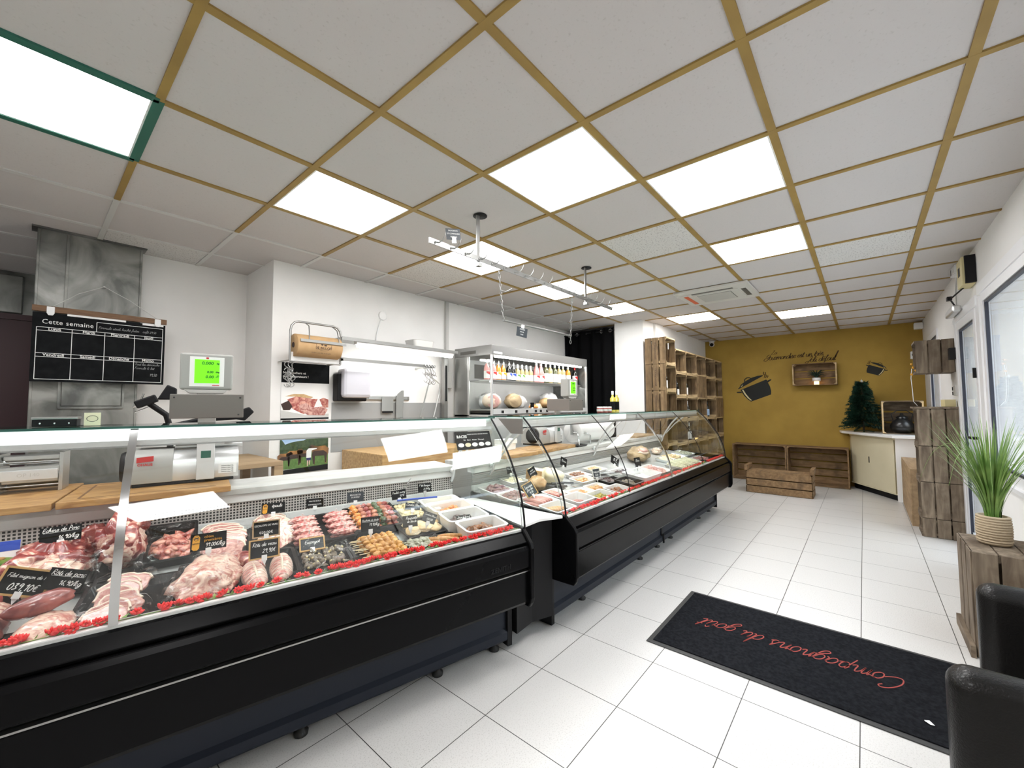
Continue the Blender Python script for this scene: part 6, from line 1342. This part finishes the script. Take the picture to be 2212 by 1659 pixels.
obj('tree_stand', MB().tube([(-.12, 0, .012), (0, 0, .03), (.12, 0, .012)], .006, 6).tube([(0, -.12, .012), (0, 0, .03), (0, .12, .012)], .006, 6), 'pine', ft)
obj('tree_topper', MB().lathe([(0, 0), (.022, .006), (.008, .02), (.002, .06)], 6, T(0, 0, .735)).ball((0, 0, .765), .016, 6, 4, nz=.5, fq=5), 'conduit_grey', ft)
# crate with kettle on the cupboard
r = crate(frame_mat(8.05, -.40, 1.108, (0, -1, 0), (0, 0, 1), (-1, 0, 0)), .42, .46, .30, 'wooden crate on the cupboard holding a black kettle', m='crate_grey', edge='crate_edge')
kt = thing('iron_kettle', 'black cast iron kettle inside the crate on the cupboard', 'kettle', T(7.90, -.40, .892))
obj('kettle_body', MB().lathe([(0, 0), (.085, .005), (.125, .05), (.130, .10), (.10, .16), (.055, .195), (.05, .21)], 24), 'cast_iron', kt); obj('lid', MB().lathe([(.065, .205), (.06, .225), (.02, .245), (.018, .27), (0, .275)], 20), 'cast_iron', kt)
obj('handle', MB().tube([(0, -.09, .17), (0, -.11, .26), (0, -.05, .31), (0, .05, .31), (0, .11, .26), (0, .09, .17)], .007, 6), 'cast_iron', kt)
# plain wooden bench box
r = thing('wooden_box', 'plain oak-coloured open wooden box between the cupboard and the crate tower', 'box', T(6.80, -.52, 0))
obj('top_board', MB().box(-.65, .66, -.17, .17, .58, .60), 'oak', r, bevel=.002); obj('side_board', MB().box(-.65, .0, .155, .172, .0, .58).box(.0, .66, .155, .172, .0, .58), 'oak', r, bevel=.002); obj('end_board', MB().box(-.65, -.632, -.17, .155, 0, .58).box(.642, .66, -.17, .155, 0, .58), 'oak', r, bevel=.002)
# crate tower by the door
for j, (z0, z1) in enumerate(((.885, 1.245), (.535, .880), (.185, .530), (.003, .180))):
    r = crate(frame_mat(5.905, -.699, (z0+z1)/2, (0, 0, 1), (1, 0, 0), (0, 1, 0)), z1-z0, .345, .305, 'grey weathered crate, %s of the crate tower by the shop door' % ('topmost', 'second', 'third', 'lowest')[j], 'crate tower by the door', m='crate_grey', edge='crate_grey')
tag(obj('tower_top', MB().box(5.725, 6.10, -.71+.012, -.375, 1.248, 1.266), 'crate_grey', bevel=.002), 'flat board lying on top of the crate tower', 'board')
r = thing('yellow_sponge', 'small yellow card box lying on top of the crate tower', 'box', T(5.90, -.64, 1.267)); obj('carton', MB().box(-.04, .05, -.04, .04, 0, .07, T(ry=0, rz=12)), 'cream_box', r, bevel=.003)
# crate on the window wall with lights
r = crate(frame_mat(6.03, -.699, 1.772, (0, 0, 1), (1, 0, 0), (0, 1, 0)), .33, .34, .28, 'grey crate fixed high on the right wall, slats towards the camera', m='crate_grey', edge='crate_grey')
r = thing('fairy_lights', 'string of small orange fairy lights with a thin cable in the high wall crate', 'lights', T(5.93, -.405, 1.62))
obj('bulbs', MB().ball((0, 0, .05), .012, 6, 4, nz=.4, fq=4).ball((.02, -.02, .02), .012, 6, 4, nz=.4, fq=4).ball((-.01, .012, .085), .010, 6, 4, nz=.4, fq=4).ball((.0, .014, -.02), .012, 6, 4, nz=.4, fq=4), 'orange_tag', r)
obj('cable', MB().tube([(0, .012, .04), (.01, .02, -.06), (-.01, .015, -.18), (.02, .01, -.30), (.05, -.02, -.345)], .003, 5), 'white_plastic', r)
# fittings on the right wall
r = thing('security_camera', 'white dome security camera at the left top corner of the ochre wall', 'camera', T(8.42, 2.16, 2.44))
obj('mount', MB().lathe([(.0, .065), (.05, .065), (.05, .045), (.03, .03), (.0, .03)], 18), 'white_plastic', r); obj('camera_head', MB().ball((0, 0, 0), (.05, .045, .045), 18, 12), 'white_plastic', r); obj('lens_face', MB().lathe([(0, .0), (.032, 0), (.032, -.01)], 18, T(-.046, -.01, -.010, ry=90)), 'black', r)
r = thing('security_camera', 'white box camera with a dark lens, right end of the ochre wall', 'camera', T(8.40, -.60, 2.0)); obj('housing', MB().box(-.05, .05, -.06, .05, -.05, .06), 'white_plastic', r, bevel=.008); obj('lens_face', MB().lathe([(0, .0), (.026, 0), (.026, -.008)], 18, T(-.051, .01, .01, ry=90)), 'black', r); obj('bracket', MB().box(.05, .099, -.02, .02, -.02, .02), 'white_plastic', r)
tag(obj('alarm_sensor', MB().box(8.30, 8.42, -.697, -.60, 2.38, 2.47), 'white_plastic', bevel=.01), 'small white sensor box at the ceiling above the far window', 'sensor')
r = thing('exit_light', 'clear emergency light unit near the ceiling above the shop door', 'light fitting', T(5.25, YW, 2.47))
obj('housing', MB().box(-.18, .14, .002, .075, -.05, .034), 'film', r, bevel=.006); obj('white_gear', MB().box(-.10, .13, .004, .06, -.04, .03), 'white_plastic', r, bevel=.006); obj('print', MB().box(.06, .10, .060, .061, -.03, .02), 'ink', r)
r = thing('alarm_box', 'yellowed alarm box with a small black window beside the large shop window', 'alarm box', T(4.83, YW, 2.335)); obj('box_body', MB().box(-.11, .10, .002, .075, -.105, .115), 'cream_box', r, bevel=.004); obj('dark_back', MB().box(-.135, -.111, .002, .06, -.10, .115), 'black', r); obj('black_window', MB().box(-.035, .035, .0752, .077, -.02, .05), 'black', r)
r = thing('door_closer', 'metal door closer arm above the glazed door', 'door closer', T(5.25, YW+.022, 2.13)); obj('closer_body', MB().box(-.02, .40, .002, .055, -.03, .03), 'alu', r, bevel=.012); obj('closer_arm', MB().tube([(.05, .03, .035), (-.15, .08, .06), (-.38, .03, .10)], .006, 6).box(-.18, -.12, .07, .10, .05, .08), 'black', r)
tag(obj('wall_cable', MB().tube([(5.60, YW+.006, 2.13), (5.58, YW+.006, 2.35), (5.50, YW+.006, 2.49)], .004, 5), 'conduit_grey'), 'thin cable running up the right wall to the ceiling', 'cable')
r = thing('light_switch', 'double switch plate with black rockers beside the door', 'switch', T(5.88, YW, 1.42)); obj('plate', MB().box(-.07, .06, .001, .02, -.045, .05), 'conduit_grey', r, bevel=.003); obj('rocker', MB().box(.06, .075, .005, .025, .005, .04).box(.06, .075, .005, .025, -.04, -.005), 'black', r)
# --- ceiling air conditioner
r = thing('ceiling_air_conditioner', 'white ceiling cassette air conditioner with a grille and an orange foam strip', 'air conditioner', T(4.80, 1.165, H-.001))
obj('cassette', MB().prism(rrect(.34, .355, .02), -.028, -.0065).box(-.16, .24, -.235, .20, -.036, -.028), 'ac_white', r, bevel=.003)
gr = MB()
for k in range(22): gr.box(-.13+.0145*k, -.123+.0145*k, -.16, .16, -.041, -.036)
obj('intake_grille', gr, 'ac_white', r); obj('grille_back', MB().box(-.135, .19, -.165, .165, -.0375, -.036), 'ac_dark', r)
obj('outlet_slot', MB().box(-.13, .20, -.30, -.255, -.030, -.028).box(-.23, -.19, -.20, .25, -.030, -.028), 'ac_dark', r)
obj('foam_strip', MB().box(-.20, .24, .255, .295, -.034, -.028), 'orange_foam', r); obj('loose_clip', MB().box(-.24, -.20, .20, .35, -.040, -.028), 'ac_white', r)
# --- crate with grass pot, doormat, armchair
r = crate(frame_mat(3.405, -.392, .268, (0, 0, 1), (-1, 0, 0), (0, -1, 0)), .53, .42, .30, 'large grey crate standing under the window with a grass pot on top', m='crate_grey', edge='crate_grey', bslats=3, slats=3)
tag(obj('floor_batten', MB().box(3.18, 3.62, -.392, -.372, 0, .06), 'crate_grey', bevel=.002), 'short wooden batten on the floor along the grass pot crate', 'batten')
gp = thing('potted_grass', 'tall green ornamental grass in a rope-wrapped pot on the window crate', 'plant', T(3.44, -.515, .536))
pf = [(0, 0), (.058, 0)]
for k in range(11): z = .004+.0135*k; rr = .060+.004*math.sin(k/10*pi); pf += [(rr, z), (rr+.0055, z+.0035), (rr+.0058, z+.009), (rr, z+.0128)]
pf += [(.052, .152), (.05, .13), (0, .13)]
obj('rope_pot', MB().lathe(pf, 28), 'rope', gp)
obj('pot_liner', MB().tube([(.066*math.cos(a), .066*math.sin(a), .022) for a in [pi*k/10 for k in range(21)]], .004, 5, False), 'rope', gp)
gl = MB(); rnd = random.Random(31)
for k in range(230):
    a = rnd.uniform(0, 360); l = rnd.uniform(.30, .56); sp_ = rnd.uniform(.03, .62)*l; w_ = rnd.uniform(.0028, .0052); r0 = rnd.uniform(0, .032)
    vs = []; n = 9; dr = rnd.uniform(-.03, .03)+(-.10*l if rnd.random() < .12 else 0)
    for i in range(n):
        t = i/(n-1); x = r0+sp_*t**1.8; z = l*t+dr*t**3; ww = w_*(1-t**2.2)+.0003
        vs += [(x, -ww, z), (x, ww, z+.0005)]
    gl.add(vs, [(2*i, 2*i+1, 2*i+3, 2*i+2) for i in range(n-1)], T(0, 0, .125, rz=a))
for (a, l, s_) in ((150, .40, .26), (172, .36, .30), (120, .42, .22), (200, .34, .26)):
    pts = spl([(0, .12), (s_*.35, .12+l*.75), (s_*.75, .12+l), (s_*1.2, .12+l*.88), (s_*1.5, .12+l*.55)], 5)
    gl.tube([(x, 0, z) for x, z in pts], [.0018*(1-.8*i/len(pts)) for i in range(len(pts))], 4, M=T(rz=a))
g_ = obj('grass_blades', gl, 'leaf', gp)
# doormat
mm = thing('doormat', 'black rectangular doormat with red handwritten lettering on the tiled floor', 'doormat', T(2.655, .315, 0))
obj('mat_border', MB().box(-.40, .39, -.66, .645, .0, .006), 'mat_edge', mm, bevel=.003)
obj('mat_pile', MB().box(-.372, .362, -.632, .617, .004, .011), 'mat_pile', mm, bevel=.002)
q = MB(); hand(q, 'Compagnons du goût', .130, 0, 0, M=T(.045, -.425, .0112) @ T(rz=90, s=(.70, 1, 1)), w=.06, slant=.45, sp=1.0, z=.0012, k=6)
obj('red_lettering', q, 'mat_red', mm)
tag(obj('paper_scrap', MB().add([(0, 0, 0), (.022, .004, .004), (.026, .02, .001), (.012, .026, .006), (.0, .016, .002)], [(0, 1, 2, 3, 4)]), 'paper', M=T(2.40, -.17, .0125, rz=30)), 'small white scrap of paper lying on the doormat', 'litter')
# black leather tub armchair
ch = thing('armchair', 'black leather armchair cut off by the right frame edge', 'armchair', T(1.70, -.42, 0))
for (xa, ya, rz_) in ((-.335, .315, 2), (.32, .165, 0)):
    a1 = obj('armrest', MB().box(xa-.05, xa+.05, -.26, ya, .06, .722), 'leather', ch, bevel=.042, M=T(rz=rz_)); a1.modifiers['bevel'].segments = 6
    for f_ in a1.data.polygons: f_.use_smooth = True
obj('back_rest', MB().box(-.36, .36, -.275, -.18, .06, .73), 'leather', ch, bevel=.03)
obj('seat_cushion', MB().box(-.28, .27, -.18, .10, .22, .42), 'leather', ch, bevel=.03)
obj('seat_base', MB().box(-.28, .27, -.18, .08, .08, .215), 'leather', ch, bevel=.01)
for sx in (-1, 1):
    for sy in (-.23, .13): obj('leg', MB().box(sx*.31-.02, sx*.31+.02, sy-.02, sy+.02, 0, .06), 'black', ch)
